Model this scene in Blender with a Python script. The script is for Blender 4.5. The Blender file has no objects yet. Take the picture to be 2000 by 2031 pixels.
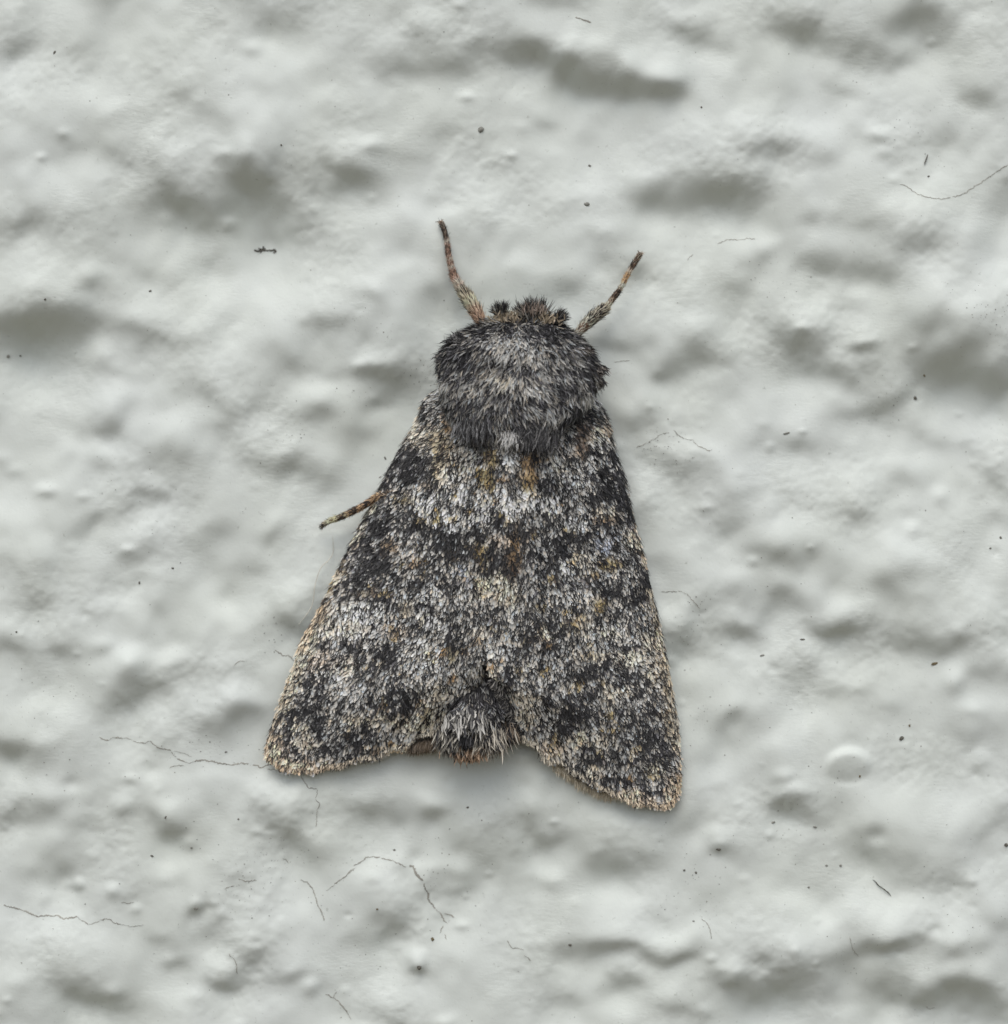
import bpy, math, random
import numpy as np
random.seed(7)
R = np.random.RandomState(11)

# ------------------------------------------------------------------ camera, sky, sun, exposure
# 1 unit = 100 pixels of the photograph (about 1.6 mm on the wall). Wall plane = XZ, outwards = -Y.
DIST = 50.0
sc = bpy.context.scene
cam_d = bpy.data.cameras.new('camera')
cam = bpy.data.objects.new('camera', cam_d)
sc.collection.objects.link(cam)
cam.location = (0, -DIST, 0)
cam.rotation_euler = (math.radians(90), 0, 0)
cam_d.sensor_fit = 'HORIZONTAL'
cam_d.sensor_width = 36
cam_d.lens = 36 * DIST / 20.0
cam_d.clip_start = 0.5
cam_d.clip_end = 500
cam_d.dof.use_dof = True
cam_d.dof.focus_distance = DIST - 0.75
cam_d.dof.aperture_fstop = 0.09 / 1.3
sc.camera = cam

SUN_EL, SUN_AZ = math.radians(58), math.radians(12)      # azimuth measured from straight in front of the wall
w = bpy.data.worlds.new('World'); sc.world = w
w.use_nodes = True
nt = w.node_tree
bg = nt.nodes['Background']
sky = nt.nodes.new('ShaderNodeTexSky')
sky.sky_type = 'NISHITA'; sky.sun_disc = False
sky.sun_elevation = SUN_EL
sky.sun_rotation = math.pi + SUN_AZ
sky.air_density = 1.0; sky.dust_density = 3.0; sky.ozone_density = 1.0
hs = nt.nodes.new('ShaderNodeHueSaturation')
hs.inputs['Saturation'].default_value = 0.5           # overcast: the cloud takes the blue out
nt.links.new(sky.outputs[0], hs.inputs['Color'])
tcw = nt.nodes.new('ShaderNodeTexCoord'); sx = nt.nodes.new('ShaderNodeSeparateXYZ'); nt.links.new(tcw.outputs['Generated'], sx.inputs[0])
mr = nt.nodes.new('ShaderNodeMapRange'); mr.inputs[1].default_value = -.04; mr.inputs[2].default_value = .02; nt.links.new(sx.outputs[2], mr.inputs[0])
gm = nt.nodes.new('ShaderNodeMix'); gm.data_type = 'RGBA'
gm.inputs[6].default_value = (.80, .66, .46, 1)        # dim warm glow added below the horizon for unseen ground, fills downward faces
nt.links.new(mr.outputs[0], gm.inputs[0]); nt.links.new(hs.outputs[0], gm.inputs[7])
nt.links.new(gm.outputs[2], bg.inputs[0])
bg.inputs[1].default_value = 0.13
sl = bpy.data.lights.new('sun', 'SUN')
sl.energy = 0.7; sl.angle = math.radians(40); sl.color = (1.0, 0.98, 0.94)
so = bpy.data.objects.new('sun', sl); sc.collection.objects.link(so)
so.rotation_euler = (math.radians(90) - SUN_EL, 0, -SUN_AZ)
sc.view_settings.view_transform = 'Standard'
sc.view_settings.look = 'None'
sc.view_settings.exposure = 0.28
sc.view_settings.gamma = 1.0

# ------------------------------------------------------------------ helpers
def P(px, py, h):
    """photo pixel at height h above the wall -> point in the scene"""
    px = np.asarray(px, float); py = np.asarray(py, float); h = np.asarray(h, float) + 0 * px
    k = (DIST - h) / DIST
    return np.stack([(px - 1000) / 100 * k, -h, (1015.5 - py) / 100 * k], -1)

def mesh_np(name, verts, faces, mat, parent=None, loc=(0, 0, 0), cols=None, smooth=True):
    """faces: (n,3) or (n,4) int array, or a list of such arrays"""
    me = bpy.data.meshes.new(name)
    fl = faces if isinstance(faces, list) else [faces]
    verts = np.asarray(verts, np.float32) - np.asarray(loc, np.float32)
    me.vertices.add(len(verts)); me.vertices.foreach_set('co', verts.ravel())
    idx = np.concatenate([np.asarray(f, np.int32).ravel() for f in fl])
    tot = np.concatenate([np.full(len(f), np.asarray(f).shape[1], np.int32) for f in fl])
    st = np.concatenate([[0], np.cumsum(tot)[:-1]]).astype(np.int32)
    me.loops.add(len(idx)); me.loops.foreach_set('vertex_index', idx)
    me.polygons.add(len(tot)); me.polygons.foreach_set('loop_start', st)
    me.polygons.foreach_set('loop_total', tot)
    me.polygons.foreach_set('use_smooth', np.full(len(tot), smooth))
    if cols is not None:
        at = me.color_attributes.new('pigment', 'FLOAT_COLOR', 'POINT')
        c = np.ones((len(verts), 4), np.float32); c[:, :3] = cols
        at.data.foreach_set('color', c.ravel())
    me.update(calc_edges=True); me.validate()
    me.materials.append(mat)
    o = bpy.data.objects.new(name, me); sc.collection.objects.link(o)
    if parent is not None:
        o.parent = parent
        o.location = (0, 0, 0)
    else:
        o.location = loc
    return o

def grid_faces(nr, nc, wrap=False):
    r = np.arange(nr - 1)[:, None]; c = np.arange(nc if wrap else nc - 1)[None, :]
    a = r * nc + c; b = r * nc + (c + 1) % nc
    return np.stack([a, b, b + nc, a + nc], -1).reshape(-1, 4)

def unit(v):
    return v / np.maximum(np.linalg.norm(v, axis=-1, keepdims=True), 1e-9)

def wob(x, y, f, seed):
    """cheap smooth noise from rotated sines, about -1..1"""
    r = np.random.RandomState(seed); s = 0 * x
    for i in range(6):
        a = r.rand() * 6.283; k = f * (0.6 + 0.9 * r.rand())
        s = s + np.sin((x * math.cos(a) + y * math.sin(a)) * k + r.rand() * 6.283)
    return s / 3.2

def band(n, cell, wave, seed, width=.45, sx=1.0):
    """unit-variance random relief of n x n cells whose bumps are about `wave` photo pixels across"""
    r = np.random.RandomState(seed); k1 = np.fft.fftfreq(n, cell)
    kk = np.sqrt((k1[None, :] * sx) ** 2 + k1[:, None] ** 2) * wave
    f = np.fft.fft2(r.randn(n, n)) * np.exp(-((kk - 1) / width) ** 2)
    g = np.real(np.fft.ifft2(f)); return g / g.std()

NB = {}
def tex(px, py, wave, seed):
    """the same, looked up anywhere on the moth (2 px cells)"""
    if (wave, seed) not in NB: NB[wave, seed] = band(600, 2.0, wave, seed)
    g = NB[wave, seed]
    fx = np.clip((np.asarray(px) - 420) / 2, 0, 598.9); fy = np.clip((np.asarray(py) - 520) / 2, 0, 598.9)
    i = fy.astype(int); j = fx.astype(int); a = fy - i; b = fx - j
    return g[i, j] * (1 - a) * (1 - b) + g[i + 1, j] * a * (1 - b) + g[i, j + 1] * (1 - a) * b + g[i + 1, j + 1] * a * b

def resample(pts, n):
    p = np.array(pts, float)
    # Catmull-Rom to smooth, then even arc length
    q = np.vstack([2 * p[0] - p[1], p, 2 * p[-1] - p[-2]])
    out = []
    for i in range(1, len(q) - 2):
        for u in np.linspace(0, 1, 9)[:-1]:
            a, b, c, d = q[i - 1], q[i], q[i + 1], q[i + 2]
            out.append(.5 * ((2 * b) + (c - a) * u + (2 * a - 5 * b + 4 * c - d) * u * u + (3 * b - a - 3 * c + d) * u ** 3))
    out.append(p[-1]); out = np.array(out)
    L = np.concatenate([[0], np.cumsum(np.linalg.norm(np.diff(out[:, :2], axis=0), axis=1))])
    t = np.linspace(0, L[-1], n)
    return np.stack([np.interp(t, L, out[:, k]) for k in range(out.shape[1])], -1)

# ------------------------------------------------------------------ materials
def new_mat(name):
    m = bpy.data.materials.new(name); m.use_nodes = True
    return m, m.node_tree, m.node_tree.nodes['Principled BSDF']

def wall_material():
    m, t, b = new_mat('painted_render')
    N = t.nodes.new; L = t.links.new
    geo = N('ShaderNodeTexCoord')
    n1 = N('ShaderNodeTexNoise'); n1.inputs['Scale'].default_value = 0.35; n1.inputs['Detail'].default_value = 3
    cr = N('ShaderNodeValToRGB')
    cr.color_ramp.elements[0].position = .3; cr.color_ramp.elements[0].color = (0.686, 0.724, 0.668, 1)
    cr.color_ramp.elements[1].position = .7; cr.color_ramp.elements[1].color = (0.700, 0.738, 0.702, 1)
    L(geo.outputs['Object'], n1.inputs['Vector']); L(n1.outputs['Fac'], cr.inputs[0])
    # faint grimy pinholes
    v = N('ShaderNodeTexNoise'); v.inputs['Scale'].default_value = 9; v.inputs['Detail'].default_value = 4; v.inputs['Roughness'].default_value = .75
    L(geo.outputs['Object'], v.inputs['Vector'])
    r2 = N('ShaderNodeValToRGB'); r2.color_ramp.elements[0].position = .27; r2.color_ramp.elements[0].color = (.72, .72, .70, 1)
    r2.color_ramp.elements[1].position = .36; r2.color_ramp.elements[1].color = (1, 1, 1, 1)
    L(v.outputs['Fac'], r2.inputs[0])
    mx = N('ShaderNodeMix'); mx.data_type = 'RGBA'; mx.blend_type = 'MULTIPLY'; mx.inputs[0].default_value = 1
    L(cr.outputs[0], mx.inputs[6]); L(r2.outputs[0], mx.inputs[7])
    L(mx.outputs[2], b.inputs['Base Color'])
    b.inputs['Roughness'].default_value = .6
    b.inputs['Specular IOR Level'].default_value = .25
    # brushed paint film: slanted fine relief, patchy
    mp = N('ShaderNodeMapping'); mp.inputs['Rotation'].default_value = (0, math.radians(-24), 0); mp.inputs['Scale'].default_value = (5, 5, 13)
    L(geo.outputs['Object'], mp.inputs['Vector'])
    n2 = N('ShaderNodeTexNoise'); n2.inputs['Scale'].default_value = 1.3; n2.inputs['Detail'].default_value = 5; n2.inputs['Roughness'].default_value = .6
    L(mp.outputs[0], n2.inputs['Vector'])
    n3 = N('ShaderNodeTexNoise'); n3.inputs['Scale'].default_value = .6; n3.inputs['Detail'].default_value = 2
    L(geo.outputs['Object'], n3.inputs['Vector'])
    r3 = N('ShaderNodeMapRange'); r3.inputs[1].default_value = .48; r3.inputs[2].default_value = .68; L(n3.outputs['Fac'], r3.inputs[0])
    m3 = N('ShaderNodeMath'); m3.operation = 'MULTIPLY'; L(n2.outputs['Fac'], m3.inputs[0]); L(r3.outputs[0], m3.inputs[1])
    n4 = N('ShaderNodeTexNoise'); n4.inputs['Scale'].default_value = 14; n4.inputs['Detail'].default_value = 3
    L(geo.outputs['Object'], n4.inputs['Vector'])
    a4 = N('ShaderNodeMath'); a4.operation = 'MULTIPLY_ADD'; a4.inputs[1].default_value = .35
    L(n4.outputs['Fac'], a4.inputs[0]); L(m3.outputs[0], a4.inputs[2])
    bp = N('ShaderNodeBump'); bp.inputs['Strength'].default_value = .35; bp.inputs['Distance'].default_value = .028
    L(a4.outputs[0], bp.inputs['Height']); L(bp.outputs[0], b.inputs['Normal'])
    return m

def pigment_material(name, rough=.55, spec=.3):
    m, t, b = new_mat(name)
    a = t.nodes.new('ShaderNodeVertexColor'); a.layer_name = 'pigment'
    t.links.new(a.outputs[0], b.inputs['Base Color'])
    b.inputs['Roughness'].default_value = rough
    b.inputs['Specular IOR Level'].default_value = spec
    return m

def plain_material(name, col, rough=.7, var=.35, scale=8, bump=.3, spec=.3):
    m, t, b = new_mat(name)
    tc = t.nodes.new('ShaderNodeTexCoord')
    n = t.nodes.new('ShaderNodeTexNoise'); n.inputs['Scale'].default_value = scale; n.inputs['Detail'].default_value = 4
    t.links.new(tc.outputs['Object'], n.inputs['Vector'])
    c = t.nodes.new('ShaderNodeValToRGB')
    c.color_ramp.elements[0].position = .3; c.color_ramp.elements[1].position = .7
    c.color_ramp.elements[0].color = tuple(x * (1 - var) for x in col) + (1,)
    c.color_ramp.elements[1].color = tuple(min(1, x * (1 + var)) for x in col) + (1,)
    t.links.new(n.outputs['Fac'], c.inputs[0]); t.links.new(c.outputs[0], b.inputs['Base Color'])
    bp = t.nodes.new('ShaderNodeBump'); bp.inputs['Strength'].default_value = bump; bp.inputs['Distance'].default_value = .02
    t.links.new(n.outputs['Fac'], bp.inputs['Height']); t.links.new(bp.outputs[0], b.inputs['Normal'])
    b.inputs['Roughness'].default_value = rough; b.inputs['Specular IOR Level'].default_value = spec
    return m

M_wall = wall_material()
M_scale = pigment_material('moth_scale', .5, .35)
M_fur = pigment_material('moth_hair', .55, .3)
M_membrane = plain_material('wing_membrane', (.035, .032, .030), .7)
M_body = plain_material('body_cuticle', (.03, .028, .027), .6)
M_leg = plain_material('leg_cuticle', (.16, .10, .065), .5)
M_claw = plain_material('claw_horn', (.05, .03, .02), .35)
M_crack = plain_material('crack_shadowed_render', (.34, .33, .29), .9, .3, 3)
M_dirt = plain_material('black_dirt', (.13, .125, .105), .85, .5, 20)
M_dirt_brown = plain_material('brown_dirt', (.16, .13, .075), .8, .5, 20)
M_dust = plain_material('grey_dust', (.26, .26, .23), .85, .5, 2)
M_thread = plain_material('pale_fibre', (.62, .60, .52), .4, .25, 2, 0)
M_glass_hair = plain_material('dark_fibre', (.06, .05, .04), .4, .3, 2, 0)

# ------------------------------------------------------------------ the wall
# how each lump and hollow of the render turns towards or away from the light above:
# (px, py, half width, half height, tilt in degrees, amount); the relief is integrated from these slopes
BL = '''
20 85 40 45 0 -1.4;140 90 45 20 10 -.7;360 195 35 28 -20 -1;145 285 40 20 0 -.8;430 225 30 25 0 -.5;350 395 60 50 0 -2.2;420 430 60 45 0 -1.7
490 345 35 45 0 -1.8;60 430 55 30 10 -1.2;250 315 40 20 30 -.7;20 460 60 40 0 -1;220 5 40 15 0 -.8;60 170 90 45 0 .8;230 195 70 30 0 1;350 60 50 30 0 .8
430 110 60 30 0 .9;170 345 60 22 0 .9;350 280 70 25 0 .9;90 380 60 25 0 .4;455 160 50 25 0 .8
535 45 50 35 0 -1.3;590 30 30 20 0 -1;770 130 35 25 0 -1.1;880 135 50 28 0 -1.3;830 70 25 15 -45 -.8;970 95 50 40 0 -.7;880 265 35 22 0 -.8
515 380 50 60 0 -2;540 445 60 45 0 -1.6;625 450 28 30 0 -1.4;660 350 60 35 0 -1.2;720 360 60 30 0 -1.1;805 305 35 15 0 -.7;955 255 25 20 0 -.5
580 120 90 30 0 .9;540 230 50 30 0 .9;860 40 50 18 0 .8;690 280 60 20 0 .7;840 420 90 25 0 .8;700 190 80 20 0 .5;970 400 60 50 0 .7
1090 5 40 22 0 -1.2;1050 100 50 30 20 -1.5;1110 125 60 30 25 -1.5;1155 145 45 35 0 -2;1210 170 50 25 0 -1.6;1265 175 60 27 5 -2.2;1325 182 35 25 0 -1.8
1340 55 60 28 15 -1.1;1430 75 45 25 0 -1.1;1230 230 80 25 0 -.8;1080 245 50 15 15 -.7;1165 285 28 25 0 -1;1310 300 28 35 30 -1;1280 385 40 35 30 -1.5
1395 375 60 35 0 -1.8;1460 395 70 45 0 -1.5;1330 400 60 30 0 -1;1205 470 35 25 0 -1.2;1160 420 30 25 0 -.6;1465 138 22 17 0 -.7;1480 285 30 25 0 -.8
1285 115 50 28 0 1.1;1340 135 60 22 0 .7;1400 275 45 45 0 1;1160 375 60 20 0 .8;1210 430 45 25 0 .9;1080 200 60 25 0 .5;1275 335 35 18 0 .8;1470 245 40 18 0 .7
1350 470 120 25 0 .7;1160 85 40 25 0 .5
1570 50 55 40 30 -1.6;1640 70 60 35 20 -1.4;1700 95 50 30 0 -1;1770 120 40 25 0 -1.3;1860 30 60 45 0 -1.3;1850 75 60 40 0 -1.3;1800 45 50 20 0 -.8
1690 185 40 15 0 -1.1;1950 175 35 38 0 -1.9;1890 255 45 35 0 -1.1;1570 310 50 22 0 -1.3;1510 285 30 30 0 -.8;1510 385 40 40 0 -1;1995 385 40 60 0 -1.9
1630 440 60 22 0 -1;1820 490 50 20 0 -1.2;1780 285 40 20 0 -.7;1940 10 40 15 0 -1.1;1600 155 60 30 0 -.8;1600 245 80 30 0 .7;1760 230 50 20 0 .5
1700 310 60 40 0 .5;1800 400 100 35 0 .8;1760 85 30 20 0 .5;1900 370 50 35 0 .7;1620 350 60 20 0 .5;1520 480 30 18 0 1.2;1890 430 60 35 0 .4;1920 40 60 25 0 .3
70 640 60 45 0 -2.4;120 650 60 40 0 -1.6;30 670 60 40 0 -1.4;190 630 40 22 0 -1.3;60 710 90 25 0 -.9;190 565 30 20 0 -1.3;270 540 30 20 20 -.9
280 670 35 28 0 -1.3;345 680 38 30 0 -1.4;440 515 60 25 0 -1.2;210 740 50 20 0 -.8;100 740 90 25 0 -.7;205 840 45 25 -20 -1.5;170 865 30 20 0 -1
450 830 50 30 0 -1.3;305 905 35 20 0 -1.2;225 930 40 20 0 -1.2;310 990 60 20 0 -1.5;370 930 40 35 0 -1;400 775 60 40 0 -.6;135 910 20 20 0 -.6
470 900 50 30 0 -.9;430 625 40 40 0 -.4;50 850 50 60 0 -.3;55 565 35 15 0 1;190 535 40 18 0 .9;290 615 40 25 0 1;205 680 35 20 0 .7;215 785 50 20 0 1.1
310 840 55 30 0 1.3;360 590 70 25 0 .6;75 945 50 25 0 .5;450 680 60 40 0 .5;220 895 60 15 0 .6;300 950 40 12 0 .7;20 1000 40 30 0 .8
645 645 40 35 0 -1.3;725 590 30 20 0 -1.1;590 715 60 30 0 -.9;620 740 60 20 0 -.7;760 745 50 35 0 -2.1;790 790 50 35 0 -1.7;860 590 45 25 0 -1
620 815 30 25 0 -1.4;700 860 70 30 0 -1.5;540 800 45 40 0 -1;555 930 40 35 0 -1.5;640 950 60 25 0 -.9;760 660 50 30 0 -.7;820 730 40 30 0 -.8
690 910 100 40 0 -.5;810 830 35 20 0 -.9;650 590 60 30 0 1;740 555 50 20 0 1.1;790 515 40 15 0 1.1;755 705 50 18 0 1;620 775 50 20 0 1.1;680 805 50 22 0 1.1
545 880 45 22 0 1;560 620 40 50 0 .6;870 640 50 15 0 .6
1120 580 60 25 0 -1;1210 690 45 20 0 -1.6;1280 540 50 25 0 -1.2;1390 710 40 25 0 -1.4;1340 730 50 25 0 -1;1305 750 22 22 0 -1.3;1470 560 50 50 0 -1.5
1410 775 60 20 0 -.7;1260 830 40 20 0 -1;1270 855 30 20 0 -1.1;1330 910 30 25 0 -1;1370 940 50 25 0 -1.2;1490 640 30 40 0 -1;1300 675 60 20 0 -.7
1480 990 50 20 0 -1;1290 920 30 30 0 -.8;1200 505 30 15 0 -1;1050 520 60 20 0 1;1230 610 50 30 0 .7;1400 640 60 25 0 .8;1310 590 70 30 0 .6;1240 735 40 20 0 .6
1400 890 50 25 0 1;1290 790 60 20 0 .6;1450 930 40 30 0 .5;1290 970 60 30 0 .6;1380 520 50 25 0 .7;1220 780 30 20 0 .5;1340 870 40 20 0 .6
1600 690 40 38 0 -2.3;1530 700 50 40 0 -1.3;1640 735 60 20 0 -1.4;1715 685 20 11 0 -2;1620 520 60 30 0 -1.4;1730 535 80 35 0 -1.4;1860 635 60 25 0 -1.2
1830 710 60 40 0 -1.7;1870 740 50 50 0 -2;1930 760 50 35 0 -2.3;1975 735 50 50 0 -1.6;1920 680 40 30 0 -1.2;1700 820 80 20 0 -1.2;1770 800 50 40 0 -1.5
1570 870 50 35 0 -1.5;1590 900 40 25 0 -1;1860 870 60 25 0 -1.2;1940 905 50 40 0 -1.3;1990 960 40 40 0 -1.5;1810 950 50 25 0 -1.1;1700 760 60 40 0 -.8
1510 520 25 45 0 -1.2;1610 610 60 35 0 1.1;1900 575 90 45 0 1.1;1718 662 24 9 0 1.6;1700 780 50 12 0 .7;1610 780 70 15 0 .6;1570 830 50 18 0 .9;1700 945 70 35 0 .8
1775 915 60 20 0 .6;1770 760 20 25 0 .6;1830 820 50 20 0 .4;1530 950 40 60 0 .6;1960 850 50 20 0 .3;1980 540 30 30 0 .8
205 1035 50 20 -25 -1.5;235 1100 40 22 0 -1.3;295 1090 35 18 0 -1.1;405 1095 45 30 0 -1.3;440 1050 40 20 0 -1;460 1140 60 30 0 -1.1;300 1150 60 15 0 -.9
60 1185 60 20 0 -1.1;15 1285 35 22 0 -1.8;110 1285 35 20 0 -1;210 1220 30 20 0 -1;310 1220 25 18 0 -1.1;330 1250 30 18 0 -1.1;270 1355 60 30 0 -1.3
300 1370 50 25 0 -1.1;230 1400 60 30 0 -1.4;490 1410 45 20 0 -1.7;460 1445 80 25 0 -1.2;380 1320 50 20 0 -.7;20 1490 60 20 0 -1.3;30 1050 60 40 0 1.1
90 1090 50 20 0 .9;300 1040 40 18 0 1.3;250 1060 35 14 0 1.1;225 1190 50 20 0 1;120 1230 40 18 0 .7;460 1210 60 35 0 .9;20 1240 35 15 0 1;250 1310 80 25 0 1.2
320 1290 60 18 0 1;420 1385 80 22 0 1.1;100 1400 100 40 0 1;90 1450 80 25 0 .8;470 1300 40 20 0 .7
540 1070 20 20 0 -1;585 1245 45 35 0 -1.8;510 1350 40 20 0 -.8;585 1160 40 22 0 1;550 1010 40 20 0 .7;450 1230 50 60 0 .6;460 1370 40 14 0 .9;650 1040 30 30 0 .8
1430 1030 40 30 0 -1.2;1460 1060 35 25 0 -1.1;1540 1095 50 25 0 -1.5;1620 1090 35 22 0 -1.3;1590 1130 40 20 0 -.9;1430 1190 40 35 0 -1.4;1545 1180 35 22 0 -1.4
1540 1210 40 20 0 -1.2;1480 1250 40 20 0 -1.4;1460 1260 50 25 0 -1;1345 1265 45 22 0 -1.8;1355 1300 50 20 0 -1.4;1680 1250 40 25 0 -1.9;1640 1245 50 20 0 -1.2
1590 1310 20 20 0 -.8;1590 1345 30 30 0 -.8;1440 1430 35 30 0 -1.6;1480 1460 30 25 0 -1;1680 1370 30 22 0 -1.1;1310 1120 30 25 0 -1;1690 1025 45 25 0 -1
1580 1035 60 25 0 1.1;1360 1080 50 20 0 .8;1460 1140 60 18 0 .8;1340 1200 50 35 0 1.1;1670 1195 40 15 0 1.2;1560 1290 50 15 0 .8;1450 1385 80 25 0 .7
1640 1430 60 25 0 .9;1350 1440 30 60 0 .6;1540 1470 40 25 0 .8;1400 1330 60 20 0 .6
1985 1030 40 30 0 -1.8;1750 1160 70 30 25 -1.3;1815 1140 30 20 0 -1;1790 1260 50 30 0 -1.5;1850 1285 60 25 0 -1.4;1920 1265 30 30 0 -1.8;1960 1335 50 20 0 -1.2
1930 1460 60 30 0 -1.4;1780 1410 40 20 0 -.8;1750 1085 80 35 0 1.2;1830 1090 40 20 0 1.1;1940 1180 60 40 0 .9;1990 1290 40 25 0 1;1740 1325 60 20 0 .5
1950 1390 60 20 0 .9;1920 1225 40 15 0 .8;1850 1020 60 30 0 .3
10 1510 40 25 0 -2;90 1600 40 25 0 -1.4;20 1615 50 35 0 -1.2;280 1600 70 15 15 -.9;325 1640 25 28 0 -1.9;350 1655 40 20 0 -1;110 1710 55 30 0 -1.3
200 1640 40 20 0 -.8;250 1775 40 20 0 -1.1;325 1750 25 12 0 -1.2;155 1762 9 8 0 -1.8;390 1802 11 9 0 -1.8;370 1850 60 40 0 -1;330 1890 50 30 0 -.9
150 1960 60 40 0 -1.5;215 1985 50 25 0 -2.2;440 1945 25 18 0 -1.7;480 1950 40 25 0 -1.4;85 1560 50 20 0 1.1;350 1595 50 18 0 1;440 1660 50 30 0 .8
330 1710 70 18 0 .8;110 1660 60 15 0 .6;110 1850 110 30 0 1;440 1910 35 14 0 1.2;240 1870 60 30 0 .7;340 1980 60 25 0 .7;420 1540 70 20 0 1;30 1920 60 40 0 .6
560 1640 50 40 40 -1.5;600 1680 60 30 40 -1.1;735 1600 35 25 0 -1;780 1615 60 28 0 -1.3;870 1612 22 18 0 -1.9;760 1825 45 40 0 -1.9;780 1860 40 25 0 -1.1
930 1670 60 30 0 -1.1;910 1750 50 30 0 -1.3;960 1710 40 30 0 -.9;580 1945 50 22 0 -1.7;500 1900 30 25 0 -1.2;830 1917 14 10 0 -2.2;735 1990 50 20 0 -.8
760 1740 70 35 0 1.1;560 1820 60 40 0 .9;815 1892 30 14 0 1.5;870 1720 30 12 0 1;770 1975 60 20 0 .9;560 1560 70 25 0 1;640 1640 30 20 0 .6;850 1585 30 10 0 1
920 1870 60 40 0 .6;580 1910 50 12 0 .8
1060 1625 40 30 0 -1.3;1080 1660 50 40 0 -1.5;1020 1720 50 40 0 -1.4;1220 1700 60 35 0 -1.4;1250 1730 60 25 0 -1.2;1290 1650 50 25 0 -.9;1430 1690 25 15 0 -1.3
1470 1720 50 25 0 -.9;1150 1885 70 22 0 -1.4;1260 1885 80 18 10 -1.7;1345 1902 35 12 0 -1.9;1150 1910 40 15 0 -1.1;1240 1955 35 15 0 -1.3;1110 1985 50 30 0 -1.4
1340 2000 50 25 0 -1.3;1420 1945 30 25 0 -1.5;1480 1970 40 40 0 -1.6;1280 1815 20 12 0 -.6;1065 1590 40 15 0 1;1190 1625 50 20 0 .8;1200 1790 110 20 0 1
1330 1850 70 16 0 1.5;1180 1830 60 15 0 .9;1420 1650 60 15 0 .9;1420 1910 35 12 0 1;1230 1925 50 12 0 .8;1400 1830 70 20 0 .7;1210 2000 50 25 0 .7;1350 1960 60 20 0 .6
1580 1598 28 20 0 -2;1620 1615 40 20 0 -1;1740 1655 40 40 0 -1.5;1720 1700 50 30 0 -1;1835 1735 50 30 0 -1.2;1990 1620 35 30 0 -1.3;1745 1870 45 22 0 -2
1800 1870 50 18 0 -1.3;1540 1950 60 50 0 -1.7;1590 1975 60 50 0 -1.6;1520 1905 20 15 0 -1.2;1900 1880 40 20 0 -1;1830 1985 80 40 0 -2;1940 1970 60 40 0 -2.4
1740 1950 60 40 0 -1.4;1690 1900 50 25 0 -1;1990 2010 40 30 0 -1.3;1600 1680 80 25 0 -.6;1620 1740 50 30 0 -.5;1585 1567 30 10 0 1.5;1760 1800 150 25 0 1.2
1850 1600 120 50 0 1;1600 1840 80 25 0 1.1;1820 1915 50 15 0 .9;1900 1840 60 20 0 1.1;1680 2005 50 12 0 .6;1560 1790 60 20 0 .8;1640 1880 40 12 0 .9;1980 1780 40 60 0 .7
'''
blobs = [tuple(float(x) for x in e.split()) for line in BL.strip().split('\n') for e in line.split(';')]
GN, GS = 1024, 6.0                                   # 1024 samples, 6 photo pixels apart
GX0, GY0 = 1000 - GN * GS / 2, 1015 - GN * GS / 2
S = np.zeros((GN, GN))
def splat(A, cx, cy, rx, ry, ang, amp):
    rr = max(rx, ry) * 2.2
    i0, i1 = int(max(0, (cy - rr - GY0) / GS)), int(min(GN, (cy + rr - GY0) / GS + 2))
    j0, j1 = int(max(0, (cx - rr - GX0) / GS)), int(min(GN, (cx + rr - GX0) / GS + 2))
    if i1 <= i0 or j1 <= j0: return
    y = GY0 + np.arange(i0, i1)[:, None] * GS - cy; x = GX0 + np.arange(j0, j1)[None, :] * GS - cx
    a = math.radians(ang); u = (x * math.cos(a) + y * math.sin(a)) / rx; v = (-x * math.sin(a) + y * math.cos(a)) / ry
    A[i0:i1, j0:j1] += amp * np.exp(-(u * u + v * v) * .95)
for b in blobs: splat(S, *b)
for k in range(3600):                                # the rest of the wall carries on in the same way
    cx, cy = GX0 + R.rand() * GN * GS, GY0 + R.rand() * GN * GS
    inside = -30 < cx < 2030 and -30 < cy < 2060
    if inside: continue
    if R.rand() < .5: splat(S, cx, cy, 30 + 40 * R.rand(), 18 + 25 * R.rand(), R.rand() * 40 - 20, -(.7 + 1.2 * R.rand() ** 2))
    else: splat(S, cx, cy, 40 + 50 * R.rand(), 15 + 25 * R.rand(), R.rand() * 30 - 15, .6 + .6 * R.rand())
yy = GY0 + np.arange(GN)[:, None] * GS; xx = GX0 + np.arange(GN)[None, :] * GS
wx = 9 * band(GN, GS, 130, 5) + 2 * band(GN, GS, 50, 6); wy = 7 * band(GN, GS, 130, 7) + 1.5 * band(GN, GS, 50, 8)      # ragged, not elliptical, outlines
fi = np.clip((yy + wy - GY0) / GS, 0, GN - 1.001); fj = np.clip((xx + wx - GX0) / GS, 0, GN - 1.001)
i_, j_ = fi.astype(int), fj.astype(int); a_, b_ = fi - i_, fj - j_
S = S[i_, j_] * (1 - a_) * (1 - b_) + S[i_ + 1, j_] * a_ * (1 - b_) + S[i_, j_ + 1] * (1 - a_) * b_ + S[i_ + 1, j_ + 1] * a_ * b_
S += .24 * band(GN, GS, 150, 3, .5, .75) + .16 * band(GN, GS, 70, 4, .5, .75) + .07 * band(GN, GS, 34, 9, .5, .8)
SLOPE = 0.34
S = np.where(S > 0, S * 1.08, S * (.80 + .32 * np.abs(S))) * SLOPE
S -= S.mean()
ky = np.fft.fftfreq(GN, GS / 100)[:, None] * 2 * math.pi
kx = np.fft.fftfreq(GN, GS / 100)[None, :] * 2 * math.pi
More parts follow.
